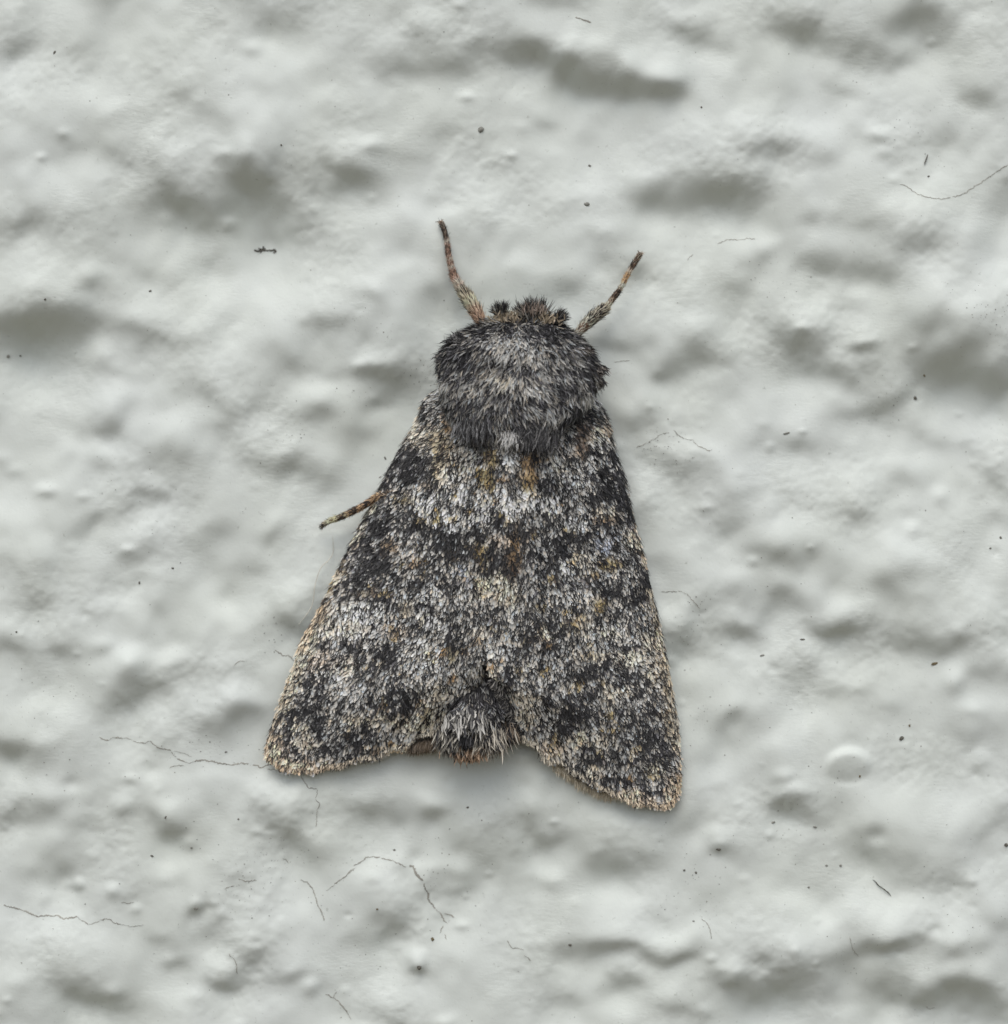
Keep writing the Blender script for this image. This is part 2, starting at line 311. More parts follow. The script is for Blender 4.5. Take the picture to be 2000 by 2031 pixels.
# shade ~ dh/d(down) + c*h ; keep the relief low-frequency tame
T = 1j * ky + 0.42
lam = 0.05 + 0.012 * (kx ** 2 + ky ** 2) * .6 + .25 * np.exp(-(kx ** 2 + ky ** 2) / .6) + .45 * np.exp(-(ky / .5) ** 2)
F = np.fft.fft2(S) * np.conj(T) / (np.abs(T) ** 2 + lam)
F *= np.exp(-(kx ** 2 + ky ** 2) * .0010) * (ky ** 2 + .02) / (ky ** 2 + .02 + .14 * kx ** 2)
G2 = GN * 2
F2 = np.zeros((G2, G2), complex); q = GN // 2
F2[:q, :q] = F[:q, :q]; F2[:q, -q:] = F[:q, -q:]; F2[-q:, :q] = F[-q:, :q]; F2[-q:, -q:] = F[-q:, -q:]
Hm = np.real(np.fft.ifft2(F2)) * 4
Hm -= Hm.mean()
y2 = GY0 + np.arange(G2)[:, None] * GS / 2; x2 = GX0 + np.arange(G2)[None, :] * GS / 2
# round blister right of the wing: a shallow dome with a crisp lower lip
u = (x2 - 1683) / 43; v = (y2 - 1521) / 34; r2 = u * u + v * v
Hm += .11 * (.60 - .98 * v) / (1 + np.exp(np.clip((r2 - .95) * 6, -30, 30)))
# small grains and nodules of render under the paint
rg = np.random.RandomState(77)
for k in range(3400):
    cx, cy = GX0 + rg.rand() * GN * GS, GY0 + rg.rand() * GN * GS
    if rg.rand() < .35 and not (-50 < cx < 2050 and 900 < cy < 2080): continue
    rr = 7 + 20 * rg.rand() ** 2; ry_ = rr * (.6 + .4 * rg.rand()); hh = rr * (.0010 + .0030 * rg.rand() ** 2) * (1 if rg.rand() < .75 else -1)
    i0, i1 = int((cy - 3 * rr - GY0) / 3), int((cy + 3 * rr - GY0) / 3); j0, j1 = int((cx - 3 * rr - GX0) / 3), int((cx + 3 * rr - GX0) / 3)
    if i0 < 0 or j0 < 0 or i1 >= G2 or j1 >= G2: continue
    yy_ = y2[i0:i1] - cy; xx_ = x2[:, j0:j1] - cx
    Hm[i0:i1, j0:j1] += hh * np.exp(-((xx_ / rr) ** 2 + (yy_ / ry_) ** 2))
patchy = np.clip(.5 + .6 * np.kron(band(GN, GS, 300, 44), np.ones((2, 2))), 0, 1.4)
Hm += (.0022 * band(G2, GS / 2, 26, 41, .5) + .0012 * band(G2, GS / 2, 13, 42, .5)) * patchy
for (cx, cy, rr, hh) in ((155, 1755, 12, .045), (390, 1794, 15, .055), (828, 1904, 20, .08), (1425, 1677, 16, .05), (1528, 886, 10, .03), (1718, 668, 26, .05)):
    Hm += hh * np.exp(-(((x2 - cx) / rr) ** 2 + ((y2 - cy) / rr) ** 2) ** 1.4)
# the hollow the moth sits over is flatter and a little deeper
u = (x2 - 960) / 330; v = (y2 - 1130) / 430
mk = np.exp(-(u * u + v * v) ** 2)
Hm = Hm * (1 - .45 * mk) - .10 * mk

def wallh(px, py):
    px = np.asarray(px, float); py = np.asarray(py, float)
    fx = np.clip((px - GX0) / (GS / 2), 0, G2 - 1.001); fy = np.clip((py - GY0) / (GS / 2), 0, G2 - 1.001)
    i = fy.astype(int); j = fx.astype(int); a = fy - i; b = fx - j
    return (Hm[i, j] * (1 - a) * (1 - b) + Hm[i + 1, j] * a * (1 - b) + Hm[i, j + 1] * (1 - a) * b + Hm[i + 1, j + 1] * a * b)

def axis(c, half, step, out):
    f = np.arange(c - half, c + half + step, step)
    g, s = [], step
    p = f[-1]
    while p < c + out:
        s *= 1.045; p += s; g.append(p)
    g = np.array(g)
    return np.concatenate([(2 * c - g)[::-1], f, g])
ax = axis(1000, 1060, 3.4, 2900); ay = axis(1015, 1080, 3.4, 2900)
AX, AY = np.meshgrid(ax, ay)
hw = wallh(AX, AY)
V = np.stack([(AX - 1000) / 100, -hw, (1015.5 - AY) / 100], -1).reshape(-1, 3)
wall = mesh_np('wall', V, grid_faces(len(ay), len(ax))[:, ::-1], M_wall)
wall['kind'] = 'structure'
wall['label'] = 'lumpy white painted roughcast wall behind the moth'

def on_wall(px, py, dh=0.0):
    h = wallh(px, py)
    return np.stack([(np.asarray(px, float) - 1000) / 100, -(h + dh), (1015.5 - np.asarray(py, float)) / 100], -1)

# hairline cracks in the paint: thin dark strips laid on the relief, a slit's shade put into their colour, each its own piece of the wall
CR = '''5 1797 35 1805 60 1814 73 1819 85 1817 110 1818 118 1820 125 1823 140 1821 153 1819|3.4
160 1826 168 1828 175 1834|2.5
198 1826 215 1823 225 1830 240 1834|3
197 1462 206 1467 215 1468|3.2
225 1463 233 1464 243 1465|3.4
262 1470 275 1474 285 1475|2.6
296 1470 305 1477 312 1482 326 1486 340 1489|2.8
350 1503 358 1508 370 1512|3
385 1510 400 1508 420 1511 440 1516 460 1518 475 1515 493 1515|4
500 1518 508 1519 520 1523 530 1518 540 1518|3
530 1526 543 1527 555 1525|2.4
335 1525 345 1520 365 1518|2.4
663 1755 672 1748 681 1742 692 1732 705 1723|3
702 1718 718 1709 726 1702 739 1702 755 1701|3.2
755 1703 776 1707 791 1713 807 1721|2.8
812 1717 820 1721 826 1736 839 1747|6
841 1753 843 1763 849 1776 849 1786 857 1797 864 1806|4.4
872 1812 878 1824 887 1835|3
881 1816 890 1817 902 1822|3
880 1839 876 1846 873 1852|2.6
882 1855 885 1866|2
594 1749 602 1751 608 1753 617 1763 622 1772 626 1786 631 1799 639 1812 643 1828|2.8
597 1539 605 1550 615 1562 629 1564|2.6
626 1584 634 1594 629 1610 628 1640|2
644 1973 652 1975 660 1980 671 1988 681 1999 690 2012|3
660 1980 667 1967|2.4
1786 365 1799 370 1820 385 1841 393 1868 395 1886 393|2.4
1890 391 1910 385 1946 362 1973 344 2000 326|2.4
1425 483 1435 478 1446 473 1473 473 1486 470 1500 473|2
1365 516 1368 511 1370 508 1378 503|2
1337 853 1344 861 1351 866 1358 870|2.8
1376 873 1381 881 1394 889 1410 894|2.2
1314 860 1321 860 1328 858|2
1263 887 1274 884 1284 878|2.2
1313 1173 1323 1174 1334 1174 1345 1172|2.4
1355 1174 1366 1181 1376 1194 1389 1207|2
544 1290 555 1297 563 1302 571 1301 584 1311|3
466 1318 476 1311 487 1311|2
1005 1866 1016 1882 1026 1882 1039 1885|2
1039 1895 1046 1899 1053 1906|2.2
1391 1822 1404 1833 1409 1848 1412 1862|2
473 1743 486 1748 500 1747 508 1746|3
444 1763 455 1760 465 1757|2.4
454 1891 463 1901 470 1910 471 1931|2
1218 718 1235 716 1250 715|1.8
1842 2004 1852 2008 1862 2006|2
560 1705 566 1708 570 1715|2
240 1790 252 1792 266 1790|1.6
1684 1855 1690 1880 1703 1898|1.6
1140 36 1155 39 1172 46|4
153 1819 157 1823 160 1826|1.6
175 1834 187 1831 198 1826|1.5
215 1468 220 1466 225 1463|1.5
243 1465 252 1466 262 1470|1.5
285 1475 291 1473 296 1470|1.4
340 1489 344 1497 350 1503|1.6
370 1512 378 1513 385 1510|1.6
240 1834 262 1838 286 1836|1.2
864 1806 868 1810 872 1812|1.8
647 1768 655 1762 663 1755|1.5
629 1564 630 1575 626 1584|1.4
345 1489 362 1494 380 1500|1.2
671 1988 684 2004 696 2024|1.6
1358 870 1366 872 1376 873|1.3
1284 878 1299 870 1314 860|1.2
1345 1172 1350 1172 1355 1174|1.4
700 1723 695 1728 690 1733|1.6'''
for line in CR.strip().split('\n'):
    pts, wd = line.split('|'); p = np.array([float(x) for x in pts.split()]).reshape(-1, 2); wd = float(wd)
    n = max(6, int(np.linalg.norm(np.diff(p, axis=0), axis=1).sum() / 2.6))
    c = resample(p, n)
    c = c + (R.rand(n, 2) - .5) * [2.2, 2.6]
    d = unit(np.gradient(c, axis=0)); s = np.stack([-d[:, 1], d[:, 0]], -1)
    ww = wd * .36 * (.4 + .9 * R.rand(n)); ww[0] = ww[-1] = .1
    a = on_wall(c[:, 0] - s[:, 0] * ww, c[:, 1] - s[:, 1] * ww, .004); b = on_wall(c[:, 0] + s[:, 0] * ww, c[:, 1] + s[:, 1] * ww, .004)
    m = on_wall(c[:, 0], c[:, 1], .008)
    vv = np.stack([a, m, b], 1).reshape(-1, 3)
    mesh_np('crack', vv, grid_faces(n, 3), M_crack, parent=wall)

# ------------------------------------------------------------------ blades: scales and hairs as real little plates
def blades(name, base, dirv, nrm, L, W, lift, cols, mat, parent, loc, prof=((0, .35), (.45, 1), (.8, .85), (1, .35)), bend=.0, root=.6, side_tilt=.5, twist=None):
    n = len(base); K = len(prof)
    dirv = unit(dirv - (dirv * nrm).sum(-1, keepdims=True) * nrm)
    side = unit(np.cross(dirv, nrm))
    tl = (R.rand(n, 1) - .5) * side_tilt * 2
    side = unit(side + nrm * tl)
    if twist is not None:
        pass
    up = nrm
    vs = np.zeros((n, K, 2, 3)); cc = np.zeros((n, K, 2, 3))
    bd = (np.zeros(n) + bend) * (R.rand(n) * 1.4 - .2)
    sb = (R.rand(n) - .5) * .5
    for k, (u, wv) in enumerate(prof):
        c = base + dirv * (u * L)[:, None] + up * ((lift * u + bd * u * u) * L)[:, None] + side * (sb * u * u * L)[:, None]
        vs[:, k, 0] = c - side * (W * wv * .5)[:, None]; vs[:, k, 1] = c + side * (W * wv * .5)[:, None]
        g = root + (1 - root) * min(1, u * 1.7)  # pale tip, dark root: scale pigment that also paints shade into the gaps
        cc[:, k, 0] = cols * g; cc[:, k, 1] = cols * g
    f = []
    o = np.arange(n)[:, None] * (2 * K)
    for k in range(K - 1):
        f.append(np.concatenate([o + 2 * k, o + 2 * k + 1, o + 2 * k + 3, o + 2 * k + 2], 1))
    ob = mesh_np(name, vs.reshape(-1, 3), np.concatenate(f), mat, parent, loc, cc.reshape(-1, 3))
    ob['kind'] = 'stuff'
    return ob

def cells(Pg, keep=None):
    """area-weighted sampler over a grid of points (nr,nc,3)"""
    a = Pg[1:, :-1] - Pg[:-1, :-1]; b = Pg[:-1, 1:] - Pg[:-1, :-1]
    ar = np.linalg.norm(np.cross(a, b), axis=-1)
    if keep is not None: ar = ar * keep[:-1, :-1]
    return ar

def sample(Pg, n, extra, keep=None, flip=1):
    ar = cells(Pg, keep); p = ar.ravel() / ar.sum()
    idx = R.choice(len(p), n, p=p); nc = Pg.shape[1] - 1
    i, j = idx // nc, idx % nc; u, v = R.rand(n), R.rand(n)
    def lerp(A):
        u_ = u[:, None] if A.ndim == 3 else u; v_ = v[:, None] if A.ndim == 3 else v
        return A[i, j] * (1 - u_) * (1 - v_) + A[i + 1, j] * u_ * (1 - v_) + A[i, j + 1] * (1 - u_) * v_ + A[i + 1, j + 1] * u_ * v_
    pos = lerp(Pg); ds = unit(Pg[i + 1, j] - Pg[i, j]); dt = unit(Pg[i, j + 1] - Pg[i, j])
    nr = unit(np.cross(ds, dt)) * flip
    return pos, ds, dt, nr, [lerp(e) for e in extra]

# ------------------------------------------------------------------ pigment pattern of the moth
# (px, py, rx, ry, kind, strength)   K dark, W pale, plus tints
TINT = {'C': (.80, .72, .57), 'Y': (.62, .47, .20), 'O': (.56, .35, .15), 'T': (.62, .53, .38), 'P': (.82, .65, .48), 'R': (.15, .085, .05), 'B': (.42, .45, .52), 'V': (.30, .25, .26)}
PW = '''
819 903 35 18 K 1;819 931 30 22 K 1;782 935 25 18 K .9;863 959 25 12 K .8;923 1002 15 14 K 1;823 1000 12 10 K .7;851 1035 36 12 K 1.3;893 1042 26 13 K 1.2
886 1070 40 22 K 1.1;918 1086 25 20 K 1.1;950 1051 14 25 K 1.1;980 1021 13 13 K 1.2;1004 1040 14 18 K 1.2;987 1097 13 30 K 1.3;994 1123 22 14 K 1.5;962 1113 12 14 K 1
782 1028 32 18 K .5;754 1040 20 16 K .7;703 1093 15 14 K 1;749 1116 36 18 K 1;724 1143 32 18 K .9;770 1125 28 18 K .9;731 1070 25 14 K .8;759 1086 30 13 K .7
816 1150 24 14 K .6;763 1185 26 9 K 1;849 1187 12 20 K .9;886 1213 14 14 K .5;937 1150 15 22 K .9;761 1189 20 9 K .8;900 1256 20 28 K .7;849 1196 10 12 K .5
842 857 30 25 C .7;886 871 22 22 T .7;895 834 10 18 O .9;874 901 11 45 Y .6;909 912 28 36 C .5;893 936 18 16 W .7;943 912 14 20 W .8;976 901 12 20 Y 1.1
964 931 11 15 Y 1.4;976 954 9 18 Y .9;1047 924 16 22 O 1.4;1043 945 12 16 Y 1.1;1064 896 14 10 O .8;920 970 32 14 W 1.2;846 986 30 18 W 1;874 1016 34 13 W 1
802 982 18 10 Y .8;1001 993 34 22 W 1.3;955 1016 25 18 W 1;906 1035 12 12 W .9;953 1074 11 18 Y .8;1024 1063 15 20 O .7;1017 1109 18 24 R 1;950 1093 12 10 Y .8
978 1150 40 17 C 1.4;978 1145 30 12 W .8;1010 1173 20 18 C 1;779 1074 18 12 O .7;839 1086 25 13 W .7;920 1127 10 20 B 1;759 1164 20 8 Y 1.1;735 1169 30 7 T .9
724 1203 42 20 W .9;805 1201 16 18 Y .35;858 1222 14 12 W 1.6;860 1176 30 16 W .7;932 1180 20 18 W .7;689 1236 40 22 C .5
692 1249 35 11 W 1.1;731 1213 30 12 W .7;639 1309 24 22 P .6;696 1309 24 18 P .6;696 1309 24 18 W .5;666 1332 24 14 W .8;787 1240 20 14 P .6;847 1284 26 24 W .9;900 1286 11 10 Y .7
860 1224 20 12 W .7;597 1436 18 12 C 1.5;542 1464 16 14 P 1.2;615 1466 30 12 C .9;743 1416 50 11 C .9;870 1365 30 18 C .8;858 1411 36 24 C .9;819 1430 30 18 C .9
789 1478 22 9 P .9;604 1512 44 10 P .9;550 1500 16 16 P 1.1;680 1512 30 8 P .5
655 1279 8 12 K 1;696 1279 22 11 K .9;671 1312 12 14 K 1.1;717 1300 8 25 K 1;766 1291 28 20 K .8;629 1335 25 11 K .9;615 1360 14 22 K .7;604 1393 24 16 K 1
585 1406 12 14 K .8;625 1416 25 18 K 1;639 1441 20 11 K .8;578 1434 9 22 K .9;796 1349 24 18 K .8;777 1381 34 18 K .9;789 1411 22 16 K 1.1;819 1383 12 18 K .6
583 1487 20 16 K 1;639 1478 12 9 K .9;719 1453 28 16 K 1.1;731 1474 22 13 K 1;703 1495 15 8 K .8;685 1472 14 12 K .6;777 1319 18 14 K .5
1145 855 13 24 R 1.1;1161 840 10 18 R .8;1180 862 28 16 W 1;1180 858 22 16 C .7;1196 834 10 16 O .6;1136 885 18 11 P .6;1154 882 8 12 R .8;1173 884 18 14 K .8
1200 936 20 30 K 1.6;1203 973 27 16 K 1.4;1175 982 14 14 K .9;1213 878 8 22 K .8;1089 952 22 13 K .7;1080 991 28 13 W 1.2;1036 982 26 18 W 1;1136 945 16 20 W .6;1105 925 22 18 W .4
1080 1012 14 11 K 1.1;1122 1003 14 11 K .9;1200 1019 22 9 O .7;1193 1006 20 9 C .9;1246 1010 9 18 K 1.1;1226 998 10 12 K .5;1149 1030 26 8 W 1.6;1173 1028 10 10 K .8
1205 1042 24 11 K .6;1108 1060 28 15 K 1.2;1140 1063 20 11 K 1;1110 1090 30 18 K 1.4;1073 1097 20 18 K .9;1052 1040 14 14 K .7;1214 1067 20 16 K .5;1214 1067 20 16 B .6
1200 1079 7 14 B 1.4;1180 1065 7 14 B 1.2;1248 1060 16 22 C .9;1265 1081 9 14 K 1.2;1149 1097 22 11 C .7;1210 1111 24 9 Y .9;1281 1143 8 16 K 1.3;1163 1143 12 14 V .7
1122 1116 26 9 W .8;1089 1130 26 16 K .7;1189 1188 16 16 Y .9;1249 1180 26 13 K 1.2;1214 1167 22 12 K .8;1267 1160 10 16 K .7;1152 1217 18 12 C .8;1136 1233 13 12 Y .8
1186 1224 25 9 K .7;1076 1245 14 12 C .8;1205 1243 38 11 W 1.1;1205 1243 38 11 C .6;1297 1227 7 14 K .8;1103 1231 16 12 K .6;1057 1240 12 14 K .5;1150 1180 22 20 W .5
1166 1250 14 12 W .6;1079 1250 13 12 P .9;1174 1289 30 12 C .9;1241 1296 28 12 C 1;1241 1296 28 12 W .5;1278 1265 14 28 C .9;992 1284 22 18 W .7;951 1248 18 16 C .6
949 1325 16 14 W .6;980 1328 11 14 C 1;1041 1378 24 16 C .8;1222 1361 28 12 C .8;1205 1380 16 10 T .6;1041 1412 20 20 C .8;1147 1458 22 15 C 1.5;1055 1463 18 10 C .9
1096 1477 20 12 P .8;1193 1458 20 14 C .7;1314 1417 10 20 T .8;1294 1513 20 12 C 1;1246 1566 22 13 P 1.3;1174 1523 20 12 C .8;1331 1566 13 22 P 1.2;1258 1588 30 9 P .9;1320 1590 16 12 P .9
1055 1257 25 13 K 1;1094 1269 20 11 K .6;1036 1274 20 13 K .8;1103 1226 14 10 K .6;1065 1233 11 16 K .6;1244 1277 12 8 K .9;1181 1315 30 11 K .9;1164 1330 20 11 K .8
1210 1301 14 9 K .7;1234 1335 20 16 K 1.1;1256 1368 14 14 K 1.1;1190 1359 14 12 K .6;1270 1356 9 14 K .6;1125 1390 38 18 K .7;1142 1412 38 16 K 1;1120 1434 22 11 K 1
1246 1412 14 18 K .6;1297 1397 18 15 K .7;1326 1405 7 12 K .8;1282 1453 28 22 K .9;1307 1470 16 18 K .9;1302 1494 22 16 K .8;1253 1501 28 12 K .8;1331 1494 7 14 K .6
1174 1492 16 22 K 1;1149 1518 13 10 K 1;1203 1537 14 13 K .9;1236 1542 11 11 K .8;1282 1566 24 14 K .6;1311 1556 16 16 K .5;1012 1330 22 22 K .7
730 1050 20 12 W .3;800 1060 22 16 W .3;905 1330 20 30 W .4;840 1330 30 24 W .4;700 1370 40 30 W .25;690 1420 30 20 C .25;1060 1330 30 20 W .4;1090 1180 26 20 W .35
1010 1230 20 40 W .35;1240 930 6 30 T .5;1100 900 26 16 W .3;1290 1330 14 30 C .8;1318 1350 8 60 T .9;1305 1260 9 30 P 1.1;1300 1200 6 20 T .6
1018 888 15 26 W 1.1;868 765 18 9 W 2.2;1180 785 12 9 W 2.2;548 1482 24 20 P 1;600 1506 46 12 P .9;1255 1578 34 12 P .9;1336 1556 12 30 P .9;760 1480 50 9 C .6;1100 1490 30 12 C .6;1330 1420 9 60 T .8;1000 860 20 14 W .4
'''
pat = [(float(a), float(b), float(c), float(d), k, float(s)) for line in PW.strip().split('\n') for e in line.split(';') for a, b, c, d, k, s in [e.split()]]
# edge strips along the leading margins
for (x0, y0, x1, y1, r, k, s) in ((834, 800, 822, 840, 10, 'T', .9), (815, 858, 745, 985, 9, 'K', .6), (746, 992, 734, 1012, 9, 'C', 1), (728, 1035, 708, 1070, 8, 'C', .8), (735, 1010, 700, 1085, 5, 'K', .8),
                                  (690, 1120, 660, 1170, 9, 'T', 1), (660, 1165, 650, 1185, 10, 'K', .6), (648, 1190, 603, 1268, 13, 'O', .55), (650, 1200, 610, 1270, 18, 'C', .6), (603, 1275, 540, 1440, 15, 'T', .8),
                                  (625, 1260, 575, 1390, 12, 'C', .5), (1206, 850, 1246, 990, 6, 'K', .4), (1250, 1030, 1275, 1110, 7, 'P', .6), (1285, 1160, 1345, 1480, 8, 'T', .6), (1344, 1440, 1347, 1560, 8, 'P', .7),
                                  (700, 1060, 640, 1185, 4, 'Y', .5)):
    n = max(3, int(math.hypot(x1 - x0, y1 - y0) / (r * 1.1)))
    for i in range(n + 1):
        pat.append((x0 + (x1 - x0) * i / n, y0 + (y1 - y0) * i / n, r, r, 'C' if k == 'T' and i % 2 else k, s * (.75 if k == 'K' else 1.15)))
PT = '''
908 697 26 20 K 1.3;1165 702 20 26 K 1.3;1010 650 32 10 K 1.1;960 652 24 12 K .8;1090 655 32 14 K .9;930 690 26 10 K .8;952 719 34 10 K 1;970 732 24 8 T .3;1020 672 30 14 W .9
1045 700 30 14 W .9;990 692 22 18 W .6;1005 750 22 12 W 1.2;1005 748 16 10 C .7;1050 765 22 12 W .9;1090 705 18 14 W .5;1100 740 20 14 W .5;1030 735 26 8 K .8;1040 788 32 9 K 1.1;1110 762 12 15 K 1
1125 790 16 12 W .6;1020 808 30 12 W .6;925 800 15 26 K .7;960 765 20 14 W .5;1090 830 20 18 W .8;1062 862 40 20 K .7;950 852 30 18 K .6;985 848 20 12 W .6;1008 826 16 10 K .7
1173 781 13 9 W 2;878 755 15 9 W 2;1140 805 15 25 K .6;1186 740 10 24 T .35;1168 730 11 28 K .6;875 720 10 22 K .6;1150 690 14 8 B .6;985 865 14 16 W .5;935 760 16 14 W .3
1010 622 26 8 C 1.2;1085 632 26 7 C 1.2;1000 600 14 14 K .8;1058 600 24 12 K .4;1115 618 12 12 K .9
950 1350 60 42 K 3;900 1440 20 30 K .4;925 1484 15 12 K 1.6;935 1508 26 9 P 1.5;925 1440 26 16 W 1.1;900 1460 14 26 C .4;965 1470 16 28 C .4;1005 1460 20 20 R .7;990 1400 24 20 K .8;965 1500 16 20 C .6;885 1400 20 20 K .8
'''
pat += [(994, 1123, 22, 10, 'K', 1.5), (987, 1100, 10, 22, 'K', 1.4), (980, 1021, 11, 10, 'K', 1.2), (1004, 1040, 11, 14, 'K', 1.2), (962, 1098, 11, 18, 'Y', 1.1), (1018, 1076, 9, 20, 'O', 1.0), (1024, 1108, 9, 16, 'O', .8), (993, 1062, 12, 14, 'P', .7),
        (978, 1150, 32, 12, 'C', 1.4), (1000, 988, 26, 14, 'W', 1.4), (920, 970, 28, 11, 'W', 1.2), (858, 1222, 12, 10, 'W', 1.8), (1084, 990, 24, 10, 'W', 1.2), (1150, 1031, 26, 6, 'W', 1.4), (1122, 1118, 26, 5, 'W', 1.2)]
for k in range(115):
    u_, v_ = R.rand(), R.rand() ** .8
    yy0 = 850 + 660 * v_; hwid = 110 + 200 * v_
    pat.append((990 + (u_ * 2 - 1) * hwid, yy0 + 30 * u_, 4 + 6 * R.rand(), 4 + 5 * R.rand(), 'YYOYC'[R.randint(5)], .65 + .6 * R.rand()))
patT = [(float(a), float(b), float(c), float(d), k, float(s)) for line in PT.strip().split('\n') for e in line.split(';') for a, b, c, d, k, s in [e.split()]]  # strong K in the wing notch: dark fur, blackened further as the hollow's shade

def pigment(px, py, blobs_, p0=.42, light=.80, dark=.034, contrast=1.0, rag=7, ton=1.0, amp=1.0):
    x = px + rag * 1.1 * tex(px, py, 36, 21) + rag * .5 * R.randn(len(px)); y = py + rag * 1.1 * tex(px, py, 36, 22) + rag * .5 * R.randn(len(px))
    mot = tex(px, py, 42, 32) * .6 + tex(px, py, 26, 34) * .6
    fine_ = tex(px, py, 14, 33)
    pd = np.full(len(px), p0) + .06 * tex(px, py, 110, 31) + amp * (.15 * mot + .12 * fine_) - .07 * np.clip((py - 1150) / 100, 0, 1)
    frag = np.clip(.80 + .42 * tex(px, py, 22, 37) + .2 * tex(px, py, 11, 38), .05, 1.25)
    tw = np.zeros(len(px)); tc = np.zeros((len(px), 3)); pale = np.zeros(len(px)); core = np.zeros(len(px))
    for (cx, cy, rx, ry, k, s) in blobs_:
        q_ = ((x - cx) / rx) ** 2 + ((y - cy) / ry) ** 2
        m = q_ < 5
        g = np.zeros(len(px)); g[m] = np.exp(-(q_[m] * (1.15 if k == 'K' and rx > 12 else .9)) ** 1.8 * .8) * s
        if k == 'K':
            g = g * frag; pd += .82 * g; core += g
        elif k == 'W': pd -= .57 * g; pale += 1.0 * g
        else:
            if k in 'CPB': pd -= .50 * g; pale += .7 * g
            if k in 'R': pd += .12 * g
            tw += g; tc += g[:, None] * np.array(TINT[k])
    pd = np.clip(pd, .06, .90)
    pd = np.clip(.5 + (pd - .5) * 1.2, .05, .92)
    cn = .5 + .5 * np.tanh(.9 * (.75 * tex(px, py, 13, 39) + .65 * tex(px, py, 21, 40)))      # neighbours tend to share a colour
    isd = (.55 * R.rand(len(px)) + .45 * cn - .5) * 1.5 + .5 < pd
    base = np.array([light, light * .975, light * .905])[None] * (1 + .0 * px[:, None])
    # dark zones: even the pale scales are greyer
    val = (.84 - .30 * pd + .50 * np.clip(pale, 0, 1) - .07 * mot) * (.80 + .30 * R.rand(len(px)))
    tmix = np.clip(tw, 0, .9)[:, None]
    c = base * (1 - tmix) + tc / np.maximum(tw, 1e-6)[:, None] * tmix
    c = c * val[:, None]
    warm = R.randn(len(px), 1) * .05
    c = c * (1 + warm * np.array([1, .1, -1]))
    dk = dark * (.4 + 1.6 * R.rand(len(px), 1) ** 1.5) * np.array([1, .97, 1.02]) * (1 + tmix * np.array([.9, .5, .0]))
    midd = R.rand(len(px)) < .44 * (1 - .65 * np.clip(core - .15, 0, 1))                       # some mid-grey ones
    dk[midd] *= 3.6
    return np.where(isd[:, None], dk, np.minimum(c, .92)) * ton, isd

# ------------------------------------------------------------------ the moth
M0 = np.array([(1010 - 1000) / 100, 0, (1015.5 - 1000) / 100])
moth = bpy.data.objects.new('moth', None); sc.collection.objects.link(moth)
moth.location = M0
moth['label'] = 'furry mottled grey and black moth with folded wings resting head up on the white wall'
moth['category'] = 'moth'

# --- body: one continuous skin, head + thorax + abdomen, lofted along the spine
ST = np.array([  # py, centre px, half width px, top height, bottom height
    (620, 1046, 8, .62, .45), (625, 1046, 34, .85, .35), (632, 1044, 54, 1.05, .28), (642, 1036, 78, 1.28, .2), (656, 1028, 100, 1.32, .15), (674, 1025, 128, 1.44, .12),
    (696, 1025, 149, 1.54, .12), (722, 1028, 157, 1.52, .12), (752, 1030, 156, 1.54, .12), (785, 1028, 150, 1.54, .12), (820, 1020, 134, 1.52, .14), (850, 1012, 106, 1.45, .16),
    (880, 1006, 82, 1.32, .18), (930, 1000, 66, 1.05, .2), (1050, 990, 60, .95, .2), (1200, 978, 50, .70, .2), (1330, 962, 44, .50, .18), (1375, 952, 44, .52, .2), (1410, 946, 52, .76, .22), (1440, 940, 50, .76, .25),
    (1468, 934, 42, .68, .28), (1486, 931, 28, .58, .33), (1496, 930, 8, .48, .42)])
nst = 90
t_ = np.linspace(0, len(ST) - 1, nst); STi = np.stack([np.interp(t_, np.arange(len(ST)), ST[:, k]) for k in range(5)], -1)
ker = np.array([.25, .5, .25])
for _ in range(2):
    for k in range(1, 5): STi[1:-1, k] = np.convolve(STi[:, k], ker, 'valid')
nph = 48
ph = np.linspace(0, 2 * math.pi, nph, endpoint=False)
bpx = STi[:, 1:2] + STi[:, 2:3] * np.cos(ph)[None]; bpy_ = STi[:, 0:1] + 0 * bpx
hc = (STi[:, 3] + STi[:, 4]) / 2; hb = (STi[:, 3] - STi[:, 4]) / 2
sn = np.sin(ph); bh = hc[:, None] + hb[:, None] * (np.sign(sn) * np.abs(sn) ** .6)[None]
BG = P(bpx, bpy_, bh)
cap0 = BG[0].mean(0); cap1 = BG[-1].mean(0)
bv = np.vstack([BG.reshape(-1, 3), cap0, cap1]); nb = nst * nph
tri0 = np.stack([np.full(nph, nb), (np.arange(nph) + 1) % nph, np.arange(nph)], -1)
tri1 = np.stack([np.full(nph, nb + 1), (nst - 1) * nph + np.arange(nph), (nst - 1) * nph + (np.arange(nph) + 1) % nph], -1)
body = mesh_np('body', bv, [grid_faces(nst, nph, True), tri0, tri1], M_body, moth, M0)

BGc = np.concatenate([BG, BG[:, :1]], 1); bpxc = np.concatenate([bpx, bpx[:, :1]], 1); bpyc = np.concatenate([bpy_, bpy_[:, :1]], 1); bhc = np.concatenate([bh, bh[:, :1]], 1)
phc = np.concatenate([ph, [2 * math.pi]])
top = (np.sin(phc) > -.35)[None, :] * np.ones((nst, 1))

